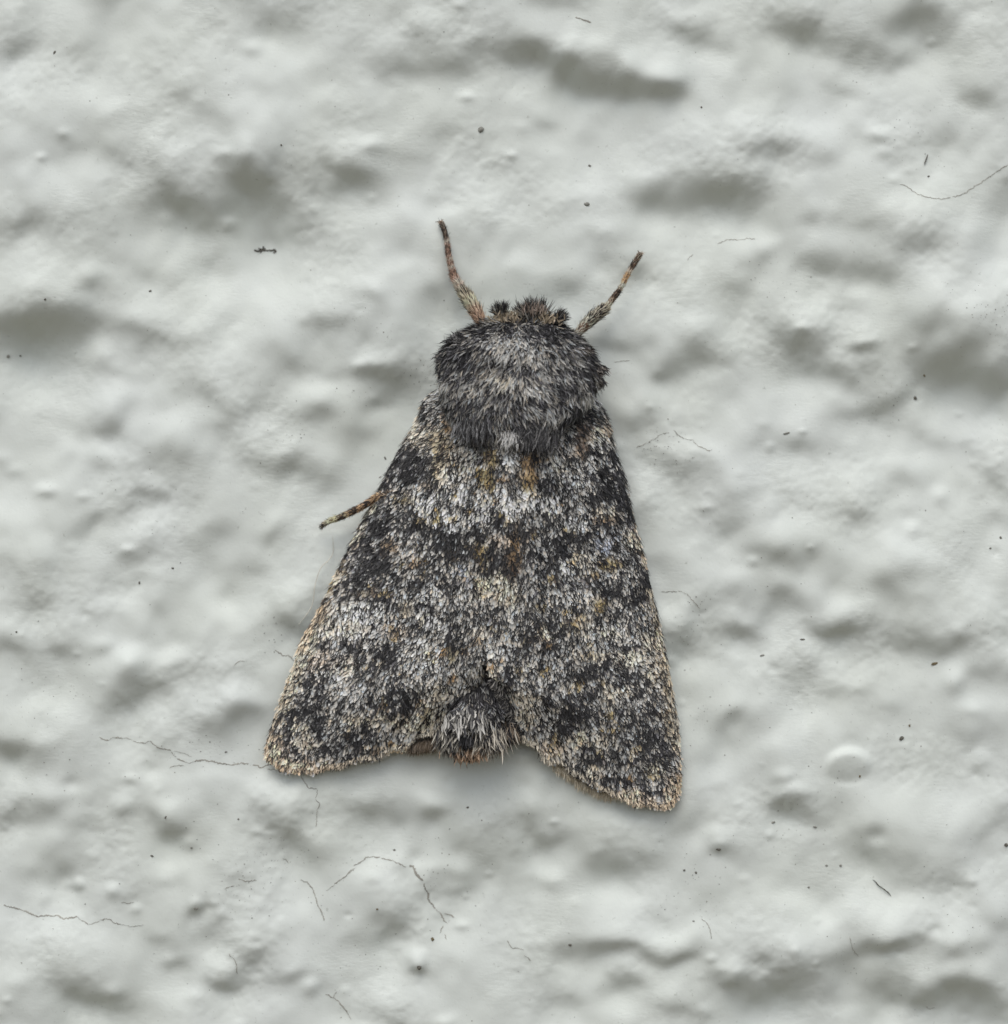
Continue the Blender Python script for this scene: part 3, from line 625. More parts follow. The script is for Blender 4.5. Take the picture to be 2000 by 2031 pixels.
def fur(name, n, y0, y1, Lr, Wr, lift, rag=6, up_only=None, dfun=None, ton=1.0, p0=.45, root=.75, bend=-.25, amp=1.0):
    keep = top * ((bpyc > y0) & (bpyc < y1))
    pos, ds, dt, nr, ex = sample(BGc, n, [bpxc, bpyc, bhc], keep)
    px, py, h = ex
    # outward normal
    cen = P(np.interp(py, STi[:, 0], STi[:, 1]), py, np.interp(py, STi[:, 0], hc))
    sg = np.sign(((pos - cen) * nr).sum(-1, keepdims=True)); nr = nr * sg
    uu = (px - np.interp(py, STi[:, 0], STi[:, 1])) / 150
    dx, dz, dy = dfun(uu, px, py)
    D = np.stack([dx, dy, dz], -1) + R.randn(len(px), 3) * .28
    c, isd = pigment(px, py, patT, p0=p0, rag=rag, light=.60, amp=amp)
    L = Lr[0] + (Lr[1] - Lr[0]) * R.rand(len(px)); W = Wr[0] + (Wr[1] - Wr[0]) * R.rand(len(px))
    W = np.where(isd, W * .7, W)
    lf = lift * (.4 + 1.2 * R.rand(len(px)))
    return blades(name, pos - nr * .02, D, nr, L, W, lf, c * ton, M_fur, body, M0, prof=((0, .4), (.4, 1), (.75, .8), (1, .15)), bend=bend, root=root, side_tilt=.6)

def d_thorax(u, px, py):
    t = np.clip((py - 640) / 230, 0, 1)
    dx = u * (1.25 - 1.5 * t) + .55 * wob(px, py, .05, 51)
    return dx, -(.55 + .6 * t) + 0 * px, -.15 + 0 * px
fur('thorax_hair', 17000, 640, 885, (.11, .23), (.024, .046), .34, dfun=d_thorax, rag=3, p0=.66, amp=1.5, ton=.9)
fur('thorax_down', 5200, 640, 880, (.16, .32), (.009, .016), .42, dfun=d_thorax, ton=.8, p0=.72)
fur('head_hair', 2600, 622, 662, (.09, .18), (.015, .03), .6, dfun=lambda u, px, py: (u * 1.4, np.where(py < 640, .7, -.4), -.3 + 0 * px), ton=.95)
fur('abdomen_hair', 5200, 1300, 1470, (.12, .24), (.02, .042), .35, dfun=lambda u, px, py: (u * .7, -1 + 0 * px, -.05 + 0 * px))

def tuft(name, n, cx, cy, h0, spread, ang0, ang1, Lr, Wr, cfun, outw=.25, parent=None, basew=10, mat=M_fur, prof=((0, .5), (.4, 1), (.75, .7), (1, .1))):
    """a brush of hairs fanning between two directions in the wall plane (degrees, 90 = up)"""
    a = np.radians(ang0 + (ang1 - ang0) * R.rand(n)); rr = R.randn(n, 2)
    px = cx + rr[:, 0] * basew; py = cy + rr[:, 1] * basew * .45
    pos = P(px, py, h0 + .08 * R.randn(n))
    D = np.stack([np.cos(a), -outw * (R.rand(n) - .2), np.sin(a)], -1)
    nn = unit(np.stack([R.randn(n) * .35, -np.ones(n), R.randn(n) * .35], -1))
    L = Lr[0] + (Lr[1] - Lr[0]) * R.rand(n); W = Wr[0] + (Wr[1] - Wr[0]) * R.rand(n)
    c = cfun(n)
    return blades(name, pos, D, nn, L, W, .15 * R.randn(n) + outw * .5, c, mat, parent or body, M0, prof=prof, bend=.25, root=.8, side_tilt=.8)

def mixc(dark_p, light=(.40, .38, .35), dark=(.03, .029, .03)):
    def f(n):
        isd = R.rand(n, 1) < dark_p
        return np.where(isd, np.array(dark) * (.5 + 1.6 * R.rand(n, 1)), np.array(light) * (.55 + .6 * R.rand(n, 1)))
    return f
CREAM = (.52, .43, .31)
tuft('head_tuft', 300, 997, 628, 1.0, 0, 68, 148, (.16, .34), (.012, .022), mixc(.78, (.30, .29, .25)), basew=4)
tuft('head_tuft', 260, 1006, 634, 1.1, 0, 30, 160, (.07, .14), (.018, .03), mixc(.12, CREAM), basew=12)
tuft('head_tuft', 560, 1057, 628, 1.05, 0, 48, 128, (.18, .38), (.012, .024), mixc(.62, (.36, .35, .32)), basew=11)
tuft('head_tuft', 260, 1042, 626, 1.05, 0, 100, 150, (.12, .26), (.014, .026), mixc(.35, (.44, .41, .35)), basew=5)
tuft('head_tuft', 280, 1100, 638, 1.0, 0, 12, 62, (.16, .32), (.014, .026), mixc(.80, (.25, .24, .22)), basew=4)
tuft('head_tuft', 260, 1082, 638, 1.1, 0, 20, 130, (.07, .15), (.018, .03), mixc(.12, CREAM), basew=13)
tuft('thorax_tuft', 900, 946, 842, 1.36, 0, 250, 285, (.16, .38), (.010, .020), mixc(.62, (.26, .26, .26)), outw=.0, basew=15)
tuft('thorax_tuft', 1300, 1064, 858, 1.36, 0, 240, 275, (.18, .40), (.010, .020), mixc(.66, (.24, .235, .23)), outw=.0, basew=20)
tuft('thorax_tuft', 420, 1014, 862, 1.38, 0, 255, 285, (.16, .34), (.016, .028), mixc(.25, (.72, .71, .68)), outw=.03, basew=9)
tuft('thorax_tuft', 800, 893, 705, .95, 0, 195, 262, (.10, .24), (.012, .022), mixc(.68, (.36, .35, .34)), outw=.1, basew=8)
tuft('thorax_tuft', 500, 915, 676, 1.15, 0, 120, 215, (.08, .18), (.012, .022), mixc(.78, (.36, .35, .34)), outw=.1, basew=9)
tuft('thorax_tuft', 900, 1176, 728, .95, 0, 280, 350, (.10, .22), (.012, .022), mixc(.5, (.38, .34, .30)), outw=.1, basew=8)
tuft('thorax_tuft', 700, 1180, 752, .85, 0, 265, 320, (.10, .20), (.012, .022), mixc(.45, (.42, .38, .33)), outw=.1, basew=7)
tuft('antenna_base', 90, 1058, 620, 1.25, 0, 60, 120, (.10, .2), (.012, .02), mixc(.1, (.5, .40, .33)), basew=10)
tuft('abdomen_brush', 1300, 900, 1455, .60, 0, 250, 280, (.20, .42), (.018, .036), mixc(.45, (.50, .47, .40)), outw=.03, basew=12)
tuft('abdomen_brush', 1300, 966, 1452, .60, 0, 258, 288, (.22, .46), (.018, .034), mixc(.45, (.58, .53, .44)), outw=.03, basew=15)
tuft('abdomen_brush', 700, 1000, 1440, .42, 0, 266, 296, (.20, .38), (.014, .026), mixc(.55, (.30, .24, .18)), outw=.0, basew=11)
tuft('abdomen_brush', 900, 930, 1484, .60, 0, 240, 300, (.12, .24), (.018, .034), mixc(.12, (.62, .44, .30)), outw=-.02, basew=14)
tuft('abdomen_brush', 500, 926, 1464, .78, 0, 255, 285, (.12, .20), (.022, .04), mixc(.96), outw=.08, basew=7)
tuft('abdomen_brush', 700, 925, 1428, .84, 0, 250, 290, (.14, .26), (.026, .046), mixc(.36, (.62, .60, .55)), outw=.08, basew=17)

# --- wings
def coons(C, I, B, M, ns, ntt):
    C, I, B, M = resample(C, ns), resample(I, ns), resample(B, ntt), resample(M, ntt)
    s = np.linspace(0, 1, ns)[:, None, None]; t = np.linspace(0, 1, ntt)[None, :, None]
    return ((1 - t) * C[:, None] + t * I[:, None] + (1 - s) * B[None] + s * M[None]
            - ((1 - s) * (1 - t) * C[0] + (1 - s) * t * I[0] + s * (1 - t) * C[-1] + s * t * I[-1]))
WL = dict(C=[(880, 765), (848, 792), (823, 845), (768, 940), (731, 1016), (701, 1074), (672, 1135), (648, 1187), (620, 1235), (597, 1275), (588, 1309), (565, 1372), (546, 1425), (535, 1462)],
          M=[(535, 1462), (531, 1490), (543, 1508), (569, 1522), (597, 1524), (620, 1527), (639, 1518), (676, 1517), (696, 1505), (722, 1502), (750, 1497), (773, 1484), (803, 1479), (828, 1459), (860, 1449), (879, 1430), (898, 1408), (909, 1385)],
          I=[(1015, 850), (1012, 900), (1005, 1000), (993, 1120), (980, 1220), (966, 1318), (946, 1342), (925, 1362), (909, 1385)],
          B=[(880, 765), (940, 800), (1015, 850)])
WR = dict(C=[(1168, 770), (1186, 800), (1202, 831), (1217, 886), (1237, 949), (1253, 1019), (1272, 1090), (1289, 1162), (1306, 1236), (1320, 1301), (1332, 1373), (1344, 1446), (1347, 1510)],
          M=[(1347, 1510), (1346, 1554), (1337, 1580), (1319, 1598), (1299, 1594), (1280, 1588), (1258, 1592), (1236, 1577), (1210, 1568), (1191, 1556), (1162, 1541), (1137, 1528), (1118, 1510), (1086, 1506), (1070, 1484), (1050, 1467), (1031, 1455)],
          I=[(1008, 850), (1006, 900), (998, 1000), (986, 1120), (976, 1220), (970, 1318), (985, 1348), (1005, 1385), (1023, 1425), (1031, 1455)],
          B=[(1168, 770), (1090, 800), (1008, 850)])
def wing(spec, off, n_scales, nbr):
    ns, ntt = 130, 80
    pg = coons(spec['C'], spec['I'], spec['B'], spec['M'], ns, ntt)
    s = np.linspace(0, 1, ns)[:, None]; t = np.linspace(0, 1, ntt)[None, :]
    pg[..., 1] -= (np.abs(np.sin(t * math.pi * 7.5 + .6)) ** .6 < .55) * 0 + 5.5 * (1 - np.abs(np.sin(t * math.pi * 7.5 + .6)) ** .7) * np.clip((s - .93) / .07, 0, 1)
    ridge = np.interp(s, [0, .12, .3, .6, .8, 1], [1.35, 1.28, 1.15, .95, .80, .55])
    prof = np.sin(np.clip(t, 0, 1) * math.pi / 2) ** .85
    marg = np.clip((1 - s) / .22, 0, 1) ** .8
    h = .17 + (ridge - .17) * prof * (.35 + .65 * marg) * np.where(t > .8, 1, 1) + off
    h += .035 * wob(pg[..., 0], pg[..., 1], .02, 61) + .02 * wob(pg[..., 0], pg[..., 1], .05, 62)
    h += .03 * np.sin(t * 34 + s * 2) * marg * (s > .1)                       # veins
    h = np.maximum(h, wallh(pg[..., 0], pg[..., 1]) + .07)
    for _ in range(3): h[1:-1, 1:-1] = (h[1:-1, 1:-1] * 2 + h[:-2, 1:-1] + h[2:, 1:-1] + h[1:-1, :-2] + h[1:-1, 2:]) / 6
    G = P(pg[..., 0], pg[..., 1], h)
    # membrane with thickness
    e = np.zeros(3); Gb = G + np.array([0, .03, 0])
    f = grid_faces(ns, ntt); nv = ns * ntt
    rim = []
    ring = [i * ntt for i in range(ns)] + [(ns - 1) * ntt + j for j in range(1, ntt)] + [i * ntt + ntt - 1 for i in range(ns - 2, -1, -1)] + [j for j in range(ntt - 2, 0, -1)]
    for a, b in zip(ring, ring[1:] + ring[:1]): rim.append((a, b, b + nv, a + nv))
    fw = mesh_np('forewing', np.vstack([G.reshape(-1, 3), Gb.reshape(-1, 3)]), np.vstack([f, f[:, ::-1] + nv, np.array(rim)]), M_membrane, moth, M0)
    flip = 1
    sg, tg = s + 0 * t, t + 0 * s
    def lay(name, n, Lr, Wr, lift, p0, ragv, dark_only=False, prof=((0, .35), (.4, 1), (.8, .9), (1, .4)), sc_=1.0, zoff=.0, jit=.18):
        pos, ds, dt, nr, (px, py, ss, tt) = sample(G, n, [pg[..., 0], pg[..., 1], sg, tg])
        nr = nr * np.where(nr[:, 1:2] > 0, -1, 1)
        D = ds + dt * (R.randn(n, 1) * jit * np.clip(tt[:, None] * 9, .1, 1)) + dt * (.25 * wob(px, py, .03, 71))[:, None]
        c, isd = pigment(px, py, pat, p0=p0, rag=ragv)
        if dark_only: c = np.array([.022, .021, .021]) * (.5 + R.rand(n, 1))
        cost = np.clip(1 - tt / .12, 0, 1)
        if dark_only:
            k_ = isd | (R.rand(n) < .40)
            pos, ds, dt, nr, D, c, isd, cost, px = pos[k_], ds[k_], dt[k_], nr[k_], D[k_], c[k_], isd[k_], cost[k_], px[k_]; n = len(px)
        L = (Lr[0] + (Lr[1] - Lr[0]) * R.rand(n)) * (1 + .5 * cost); W = (Wr[0] + (Wr[1] - Wr[0]) * R.rand(n)) * (1 - .35 * cost)
        W = np.where(isd, W * .85, W)
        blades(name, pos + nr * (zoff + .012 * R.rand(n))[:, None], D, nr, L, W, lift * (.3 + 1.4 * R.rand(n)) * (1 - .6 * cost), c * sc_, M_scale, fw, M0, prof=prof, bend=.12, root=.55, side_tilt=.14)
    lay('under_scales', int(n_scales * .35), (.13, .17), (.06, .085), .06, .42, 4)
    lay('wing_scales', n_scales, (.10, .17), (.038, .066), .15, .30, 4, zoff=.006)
    lay('bristle_scales', nbr, (.10, .20), (.013, .022), .34, .45, 5, dark_only=True, zoff=.02, prof=((0, .5), (.4, 1), (.75, .8), (1, .2)), jit=.5)  # thin black scales, painting the dark gaps between the pale ones
    # fringe: outer margin and the lobe of the inner margin
    def fringe(A, dirs, n, Lr, cf, nm='fringe', lift=.0, jt=.2):
        k = R.rand(n) * (len(A) - 1.001); i = k.astype(int); fr = (k - i)[:, None]
        pos = A[i] * (1 - fr) + A[i + 1] * fr; D = dirs[i] * (1 - fr) + dirs[i + 1] * fr
        D = D + R.randn(n, 3) * jt
        nn = unit(np.stack([R.randn(n) * .3, -np.ones(n), R.randn(n) * .3], -1))
        L = Lr[0] + (Lr[1] - Lr[0]) * R.rand(n)
        blades(nm, pos - unit(D) * .03 + np.stack([0 * L, -.05 * R.rand(n) + .02, 0 * L], -1), D, nn, L, .014 + .02 * R.rand(n), lift * R.rand(n) + .12 * R.randn(n), cf(n, k / (len(A) - 1)), M_scale, fw, M0,
               prof=((0, .6), (.4, 1), (.75, .8), (1, .2)), bend=.1, root=.75, side_tilt=.6)
    Mg = G[-1]; Md = unit(G[-1] - G[-6])
    def fcol(n, k):
        isd = R.rand(n) < (.06 + .22 * (np.sin(k * 44) > .5))
        tan = np.array([.74, .58, .40]); gry = np.array([.70, .64, .52])
        kk = np.clip((k - .15) / .5, 0, 1)[:, None]
        c = (tan * (1 - kk) + gry * kk) * (.6 + .6 * R.rand(n, 1))
        return np.where(isd[:, None], np.array([.06, .05, .045]) * (.5 + R.rand(n, 1)), c)
    fringe(Mg, Md, 2600, (.07, .17), fcol)
    i0 = int(ns * .80)
    Ig = G[i0:, -1]; Id = unit(G[i0:, -1] - G[i0:, -6] + .8 * (G[i0:, -1] - G[i0 - 6:-6, -1]))
    fringe(Ig, Id, 1300, (.10, .22), lambda n, k: np.where((R.rand(n) < .55)[:, None], np.array([.04, .037, .037]) * (.5 + R.rand(n, 1)), np.array([.34, .32, .29]) * (.5 + .7 * R.rand(n, 1))), nm='inner_fringe')
    # leading edge hairs
    Cg = G[8:, 0]; Cd = unit(G[8:, 0] - G[2:-6, 0]) + .03 * unit(G[8:, 0] - G[8:, 5])
    fringe(Cg, Cd, 500, (.06, .12), lambda n, k: np.where((R.rand(n) < .45)[:, None], np.array([.035, .032, .03]) * (.5 + R.rand(n, 1)), np.array([.42, .33, .22]) * (.5 + .7 * R.rand(n, 1))), nm='leading_edge_scales', jt=.06)
    return fw, pg, h, G
fwl, pgl, hl, Gl = wing(WL, 0.0, 27000, 14000)
fwr, pgr, hr, Gr = wing(WR, .06, 27000, 14000)
fwl['label'] = 'left forewing, its hind margin scalloped with a peach fringe'
fwr['label'] = 'right forewing, reaching lower down the wall than the left one'

# --- hindwings: only their edges look out below the forewings
def hindwing(C, I, B, M, h0, h1, cpal, dp):
    ns, ntt = 30, 40
    pg = coons(C, I, B, M, ns, ntt)
    s = np.linspace(0, 1, ns)[:, None]; t = np.linspace(0, 1, ntt)[None, :]
    h = h0 + (h1 - h0) * t - .12 * s + .02 * np.sin(t * 30)
    h = np.maximum(h, wallh(pg[..., 0], pg[..., 1]) + .05)
    G = P(pg[..., 0], pg[..., 1], h); nv = ns * ntt
    f = grid_faces(ns, ntt); Gb = G + np.array([0, .02, 0])
    ring = [i * ntt for i in range(ns)] + [(ns - 1) * ntt + j for j in range(1, ntt)] + [i * ntt + ntt - 1 for i in range(ns - 2, -1, -1)] + [j for j in range(ntt - 2, 0, -1)]
    rim = [(a, b, b + nv, a + nv) for a, b in zip(ring, ring[1:] + ring[:1])]
    hw_ = mesh_np('hindwing', np.vstack([G.reshape(-1, 3), Gb.reshape(-1, 3)]), np.vstack([f, f[:, ::-1] + nv, np.array(rim)]), M_membrane, moth, M0)
    n = 2200
    pos, ds, dt, nr, (px, py) = sample(G, n, [pg[..., 0], pg[..., 1]])
    nr = nr * np.where(nr[:, 1:2] > 0, -1, 1)
    c = np.where(R.rand(n, 1) < dp, np.array([.05, .045, .04]) * (.5 + R.rand(n, 1)), np.array(cpal) * (.5 + .6 * R.rand(n, 1)))
    blades('wing_scales', pos + nr * .01, ds + dt * R.randn(n, 1) * .3, nr, .1 + .06 * R.rand(n), .03 + .02 * R.rand(n), .2 + 0 * c[:, 0], c, M_scale, hw_, M0)
    n = 1100; k = R.rand(n) * (ntt - 1.001); i = k.astype(int); fr = (k - i)[:, None]
    Mg = G[-1]; Md = unit(G[-1] - G[-5])
    pos = Mg[i] * (1 - fr) + Mg[i + 1] * fr; D = Md[i] + R.randn(n, 3) * .22
    nn = unit(np.stack([R.randn(n) * .3, -np.ones(n), R.randn(n) * .3], -1))
    c = np.array(cpal) * (.6 + .6 * R.rand(n, 1))
    blades('fringe', pos - unit(D) * .04, D, nn, .13 + .20 * R.rand(n), .010 + .012 * R.rand(n), .1 * R.randn(n), c, M_scale, hw_, M0, prof=((0, .6), (.4, 1), (.75, .8), (1, .2)), root=.8)
hindwing([(800, 1400), (806, 1440), (812, 1474)], [(915, 1380), (903, 1425), (886, 1458)], [(800, 1400), (860, 1390), (915, 1380)], [(812, 1474), (826, 1472), (846, 1468), (866, 1466), (886, 1458)], .32, .38, (.15, .115, .08), .6)
hindwing([(1240, 1480), (1236, 1530), (1224, 1566)], [(1010, 1400), (1040, 1445), (1082, 1490)], [(1240, 1480), (1130, 1440), (1010, 1400)], [(1224, 1566), (1200, 1565), (1163, 1550), (1126, 1528), (1100, 1512), (1082, 1490)], .16, .28, (.78, .70, .55), .08)

# --- legs
def leg(pts, bands, n, lbl, claws, hs_):
    """pts: (px, py, radius px); hs_: heights at the points; bands: [(u, colour, dark share)]"""
    p = np.array([(a, b, r, h) for (a, b, r), h in zip(pts, hs_)], float)
    q_ = resample(p, 60)
    cx, cy, rad, hh = q_.T
    hh = np.maximum(hh, wallh(cx, cy) + rad / 100 * .8)
    cen = P(cx, cy, hh); T_ = unit(np.gradient(cen, axis=0)); r_ = rad / 100 * .80
    A_ = unit(np.cross(T_, np.array([0, -1., 0]))); B_ = unit(np.cross(A_, T_))
    B_ = B_ * np.where(B_[:, 1:2] > 0, -1, 1)
    ns = 12; an = np.linspace(0, 2 * math.pi, ns, endpoint=False)
    u01 = np.linspace(0, 1, 60)
    G = cen[:, None] + A_[:, None] * (np.cos(an)[None, :, None] * r_[:, None, None]) + B_[:, None] * (np.sin(an)[None, :, None] * r_[:, None, None])
    v = np.vstack([G.reshape(-1, 3), cen[0] - T_[0] * r_[0] * .6, cen[-1] + T_[-1] * r_[-1] * .8]); nb_ = 60 * ns
    t0 = np.stack([np.full(ns, nb_), (np.arange(ns) + 1) % ns, np.arange(ns)], -1); t1 = np.stack([np.full(ns, nb_ + 1), 59 * ns + np.arange(ns), 59 * ns + (np.arange(ns) + 1) % ns], -1)
    lo = mesh_np('leg', v, [grid_faces(60, ns, True), t0, t1], M_leg, moth, M0); lo['label'] = lbl
    # scales lying along the leg
    k = R.rand(n) ** 1.0 * 58.9; i = k.astype(int); fr = (k - i)[:, None]; a = R.rand(n) * 2 * math.pi
    c0 = cen[i] * (1 - fr) + cen[i + 1] * fr; rr = r_[i] * (1 - fr[:, 0]) + r_[i + 1] * fr[:, 0]
    nr = unit(A_[i] * np.cos(a)[:, None] + B_[i] * np.sin(a)[:, None])
    pos = c0 + nr * rr[:, None] * .85
    uu = (k / 59); bu = [b[0] for b in bands]
    cc = np.stack([np.interp(uu, bu, [b[1][j] for b in bands]) for j in range(3)], -1); dp = np.clip((np.interp(uu, bu, [b[2] for b in bands]) - .42) * 2.4 + .42, .04, .96)
    isd = R.rand(n) < dp * .9
    c = np.where(isd[:, None], np.array([.035, .03, .026]) * (.5 + R.rand(n, 1)), np.minimum(cc * 1.9, .8) * (.65 + .5 * R.rand(n, 1)))
    sz = np.clip(rr / .12, .45, 1.3)
    blades('leg_scales', pos, T_[i] + R.randn(n, 3) * .12, nr, (.10 + .08 * R.rand(n)) * sz, (.013 + .011 * R.rand(n)) * sz, .14 + .26 * R.rand(n), c, M_fur, lo, M0, prof=((0, .5), (.4, 1), (.75, .8), (1, .15)), root=.8, side_tilt=.6)
    sel = R.permutation(n)[:n // 5]
    blades('leg_hair', pos[sel], T_[i][sel] + R.randn(len(sel), 3) * .2, nr[sel], (.07 + .09 * R.rand(len(sel))) * sz[sel], .007 + .004 * R.rand(len(sel)), .6 + .5 * R.rand(len(sel)), c[sel], M_fur, lo, M0, prof=((0, .6), (.4, 1), (.75, .8), (1, .15)), root=.9)
    # two hooked claws
    e = cen[-1]; t = T_[-1]; sd = A_[-1]
    for sgn, ln in claws:
        m = 8; us = np.linspace(0, 1, m)
        cp = e[None] + t[None] * (us * .5 * abs(ln))[:, None] + sd[None] * (sgn * us ** 1.3 * abs(ln))[:, None] + np.array([0, 1, 0]) * (us ** 2 * .03)[:, None]
        rad_ = .016 * (1 - us * .85)
        tt = unit(np.gradient(cp, axis=0)); s1 = unit(np.cross(tt, np.array([0, -1., 0.1]))); s2 = np.cross(tt, s1)
        g = cp[:, None] + s1[:, None] * (np.cos(an[::2])[None, :, None] * rad_[:, None, None]) + s2[:, None] * (np.sin(an[::2])[None, :, None] * rad_[:, None, None])
        mesh_np('claw', g.reshape(-1, 3), grid_faces(m, 6, True), M_claw, lo, M0)
tanc = (.42, .34, .27); pink = (.50, .41, .35); red = (.34, .22, .165); ylw = (.48, .43, .32); org = (.50, .29, .16); ol = (.27, .25, .19)
leg([(975, 665, 10), (957, 640, 12), (944, 618, 16), (930, 594, 15), (918, 577, 12), (909, 562, 10), (901, 547, 8.5), (891, 510, 6.8), (886, 476, 6), (880, 452, 5.5), (875, 440, 5)],
    [(0, (.3, .22, .15), .5), (.15, (.35, .24, .17), .35), (.28, ylw, .3), (.4, ol, .45), (.47, pink, .12), (.53, red, .5), (.58, red, .4), (.61, pink, .15), (.64, red, .52), (.68, pink, .1), (.72, red, .5), (.78, red, .5), (.82, pink, .2), (.87, ol, .75), (.93, (.2, .18, .14), .7), (1, tanc, .3)], 3000,
    'left foreleg, longer and paler pinkish brown, pointing up past the head', ((-1, .11), (1, .07)), [.75, .65, .55, .5, .42, .38, .34, .3, .26, .2, .16])
leg([(1120, 690, 10), (1143, 664, 9), (1158, 648, 13), (1175, 631, 14), (1192, 618, 13), (1203, 609, 7.5), (1213, 596, 7), (1222, 584, 7), (1230, 573, 5.6), (1238, 558, 6), (1246, 543, 5.5), (1256, 526, 6.5), (1265, 512, 6), (1270, 503, 5)],
    [(0, tanc, .4), (.12, pink, .3), (.28, (.45, .42, .34), .5), (.42, ol, .5), (.5, (.52, .47, .36), .15), (.55, (.3, .24, .18), .6), (.63, (.3, .26, .2), .7), (.685, (.55, .5, .4), .05), (.72, org, .25), (.79, org, .1), (.815, pink, .05), (.85, ol, .65), (.95, (.3, .26, .19), .5), (1, tanc, .3)], 3000,
    'right foreleg banded dark, cream and orange, slanting up to the right', ((-1, .08), (1, .06)), [.75, .65, .58, .52, .46, .42, .38, .36, .34, .3, .27, .24, .2, .17])
leg([(800, 965, 9), (770, 978, 9), (745, 988, 8.5), (728, 999, 8), (712, 1008, 8), (690, 1019, 7.5), (672, 1027, 7.5), (655, 1033, 6.5), (643, 1040, 4.5), (638, 1045, 3)],
    [(0, tanc, .4), (.3, org, .4), (.42, (.45, .28, .18), .6), (.5, org, .35), (.58, (.4, .25, .15), .85), (.66, (.5, .33, .2), .3), (.74, ylw, .8), (.8, (.5, .4, .25), .2), (.9, ylw, .4), (1, (.15, .13, .09), .6)], 2200,
    'middle leg banded orange brown and black, looking out from under the left forewing', ((-1, .05), (1, .04)), [.35, .32, .3, .28, .26, .24, .22, .2, .16, .12])

# ------------------------------------------------------------------ things lying on the wall
def thread(name, pts, r, mat, lift, label, cat):
    p = resample(pts, 60); h = wallh(p[:, 0], p[:, 1]) + lift * np.sin(np.linspace(0, math.pi, 60)) + r
    c = P(p[:, 0], p[:, 1], h); t = unit(np.gradient(c, axis=0)); s1 = unit(np.cross(t, np.array([0, -1., 0]))); s2 = np.cross(t, s1)
    an = np.linspace(0, 2 * math.pi, 5, endpoint=False); rr = r * np.clip(np.sin(np.linspace(.25, math.pi - .2, 60)) * 1.5, .3, 1)
    g = c[:, None] + s1[:, None] * (np.cos(an)[None, :, None] * rr[:, None, None]) + s2[:, None] * (np.sin(an)[None, :, None] * rr[:, None, None])
    o = mesh_np(name, g.reshape(-1, 3), grid_faces(60, 5, True), mat, None, tuple(c[30])); o['label'] = label; o['category'] = cat
thread('loose_hair', [(660, 1062), (661, 1080), (661, 1097), (652, 1111), (639, 1123), (632, 1137), (628, 1150), (624, 1166), (623, 1179), (621, 1193), (617, 1206), (606, 1222), (592, 1240)], .0095, M_thread, .12,
       'long fine curved pale hair lying beside the edge of the left wing', 'hair')
thread('dark_splinter', [(1732, 1745), (1738, 1750), (1744, 1757), (1754, 1764), (1764, 1772), (1768, 1778)], .010, M_glass_hair, .03,
       'thin dark splinter on bare wall in the lower right, thick at its upper end', 'splinter')
thread('dark_splinter', [(1841, 306), (1838, 315), (1834, 327)], .011, M_glass_hair, .02, 'short dark splinter above the long curved crack at the top right', 'splinter')

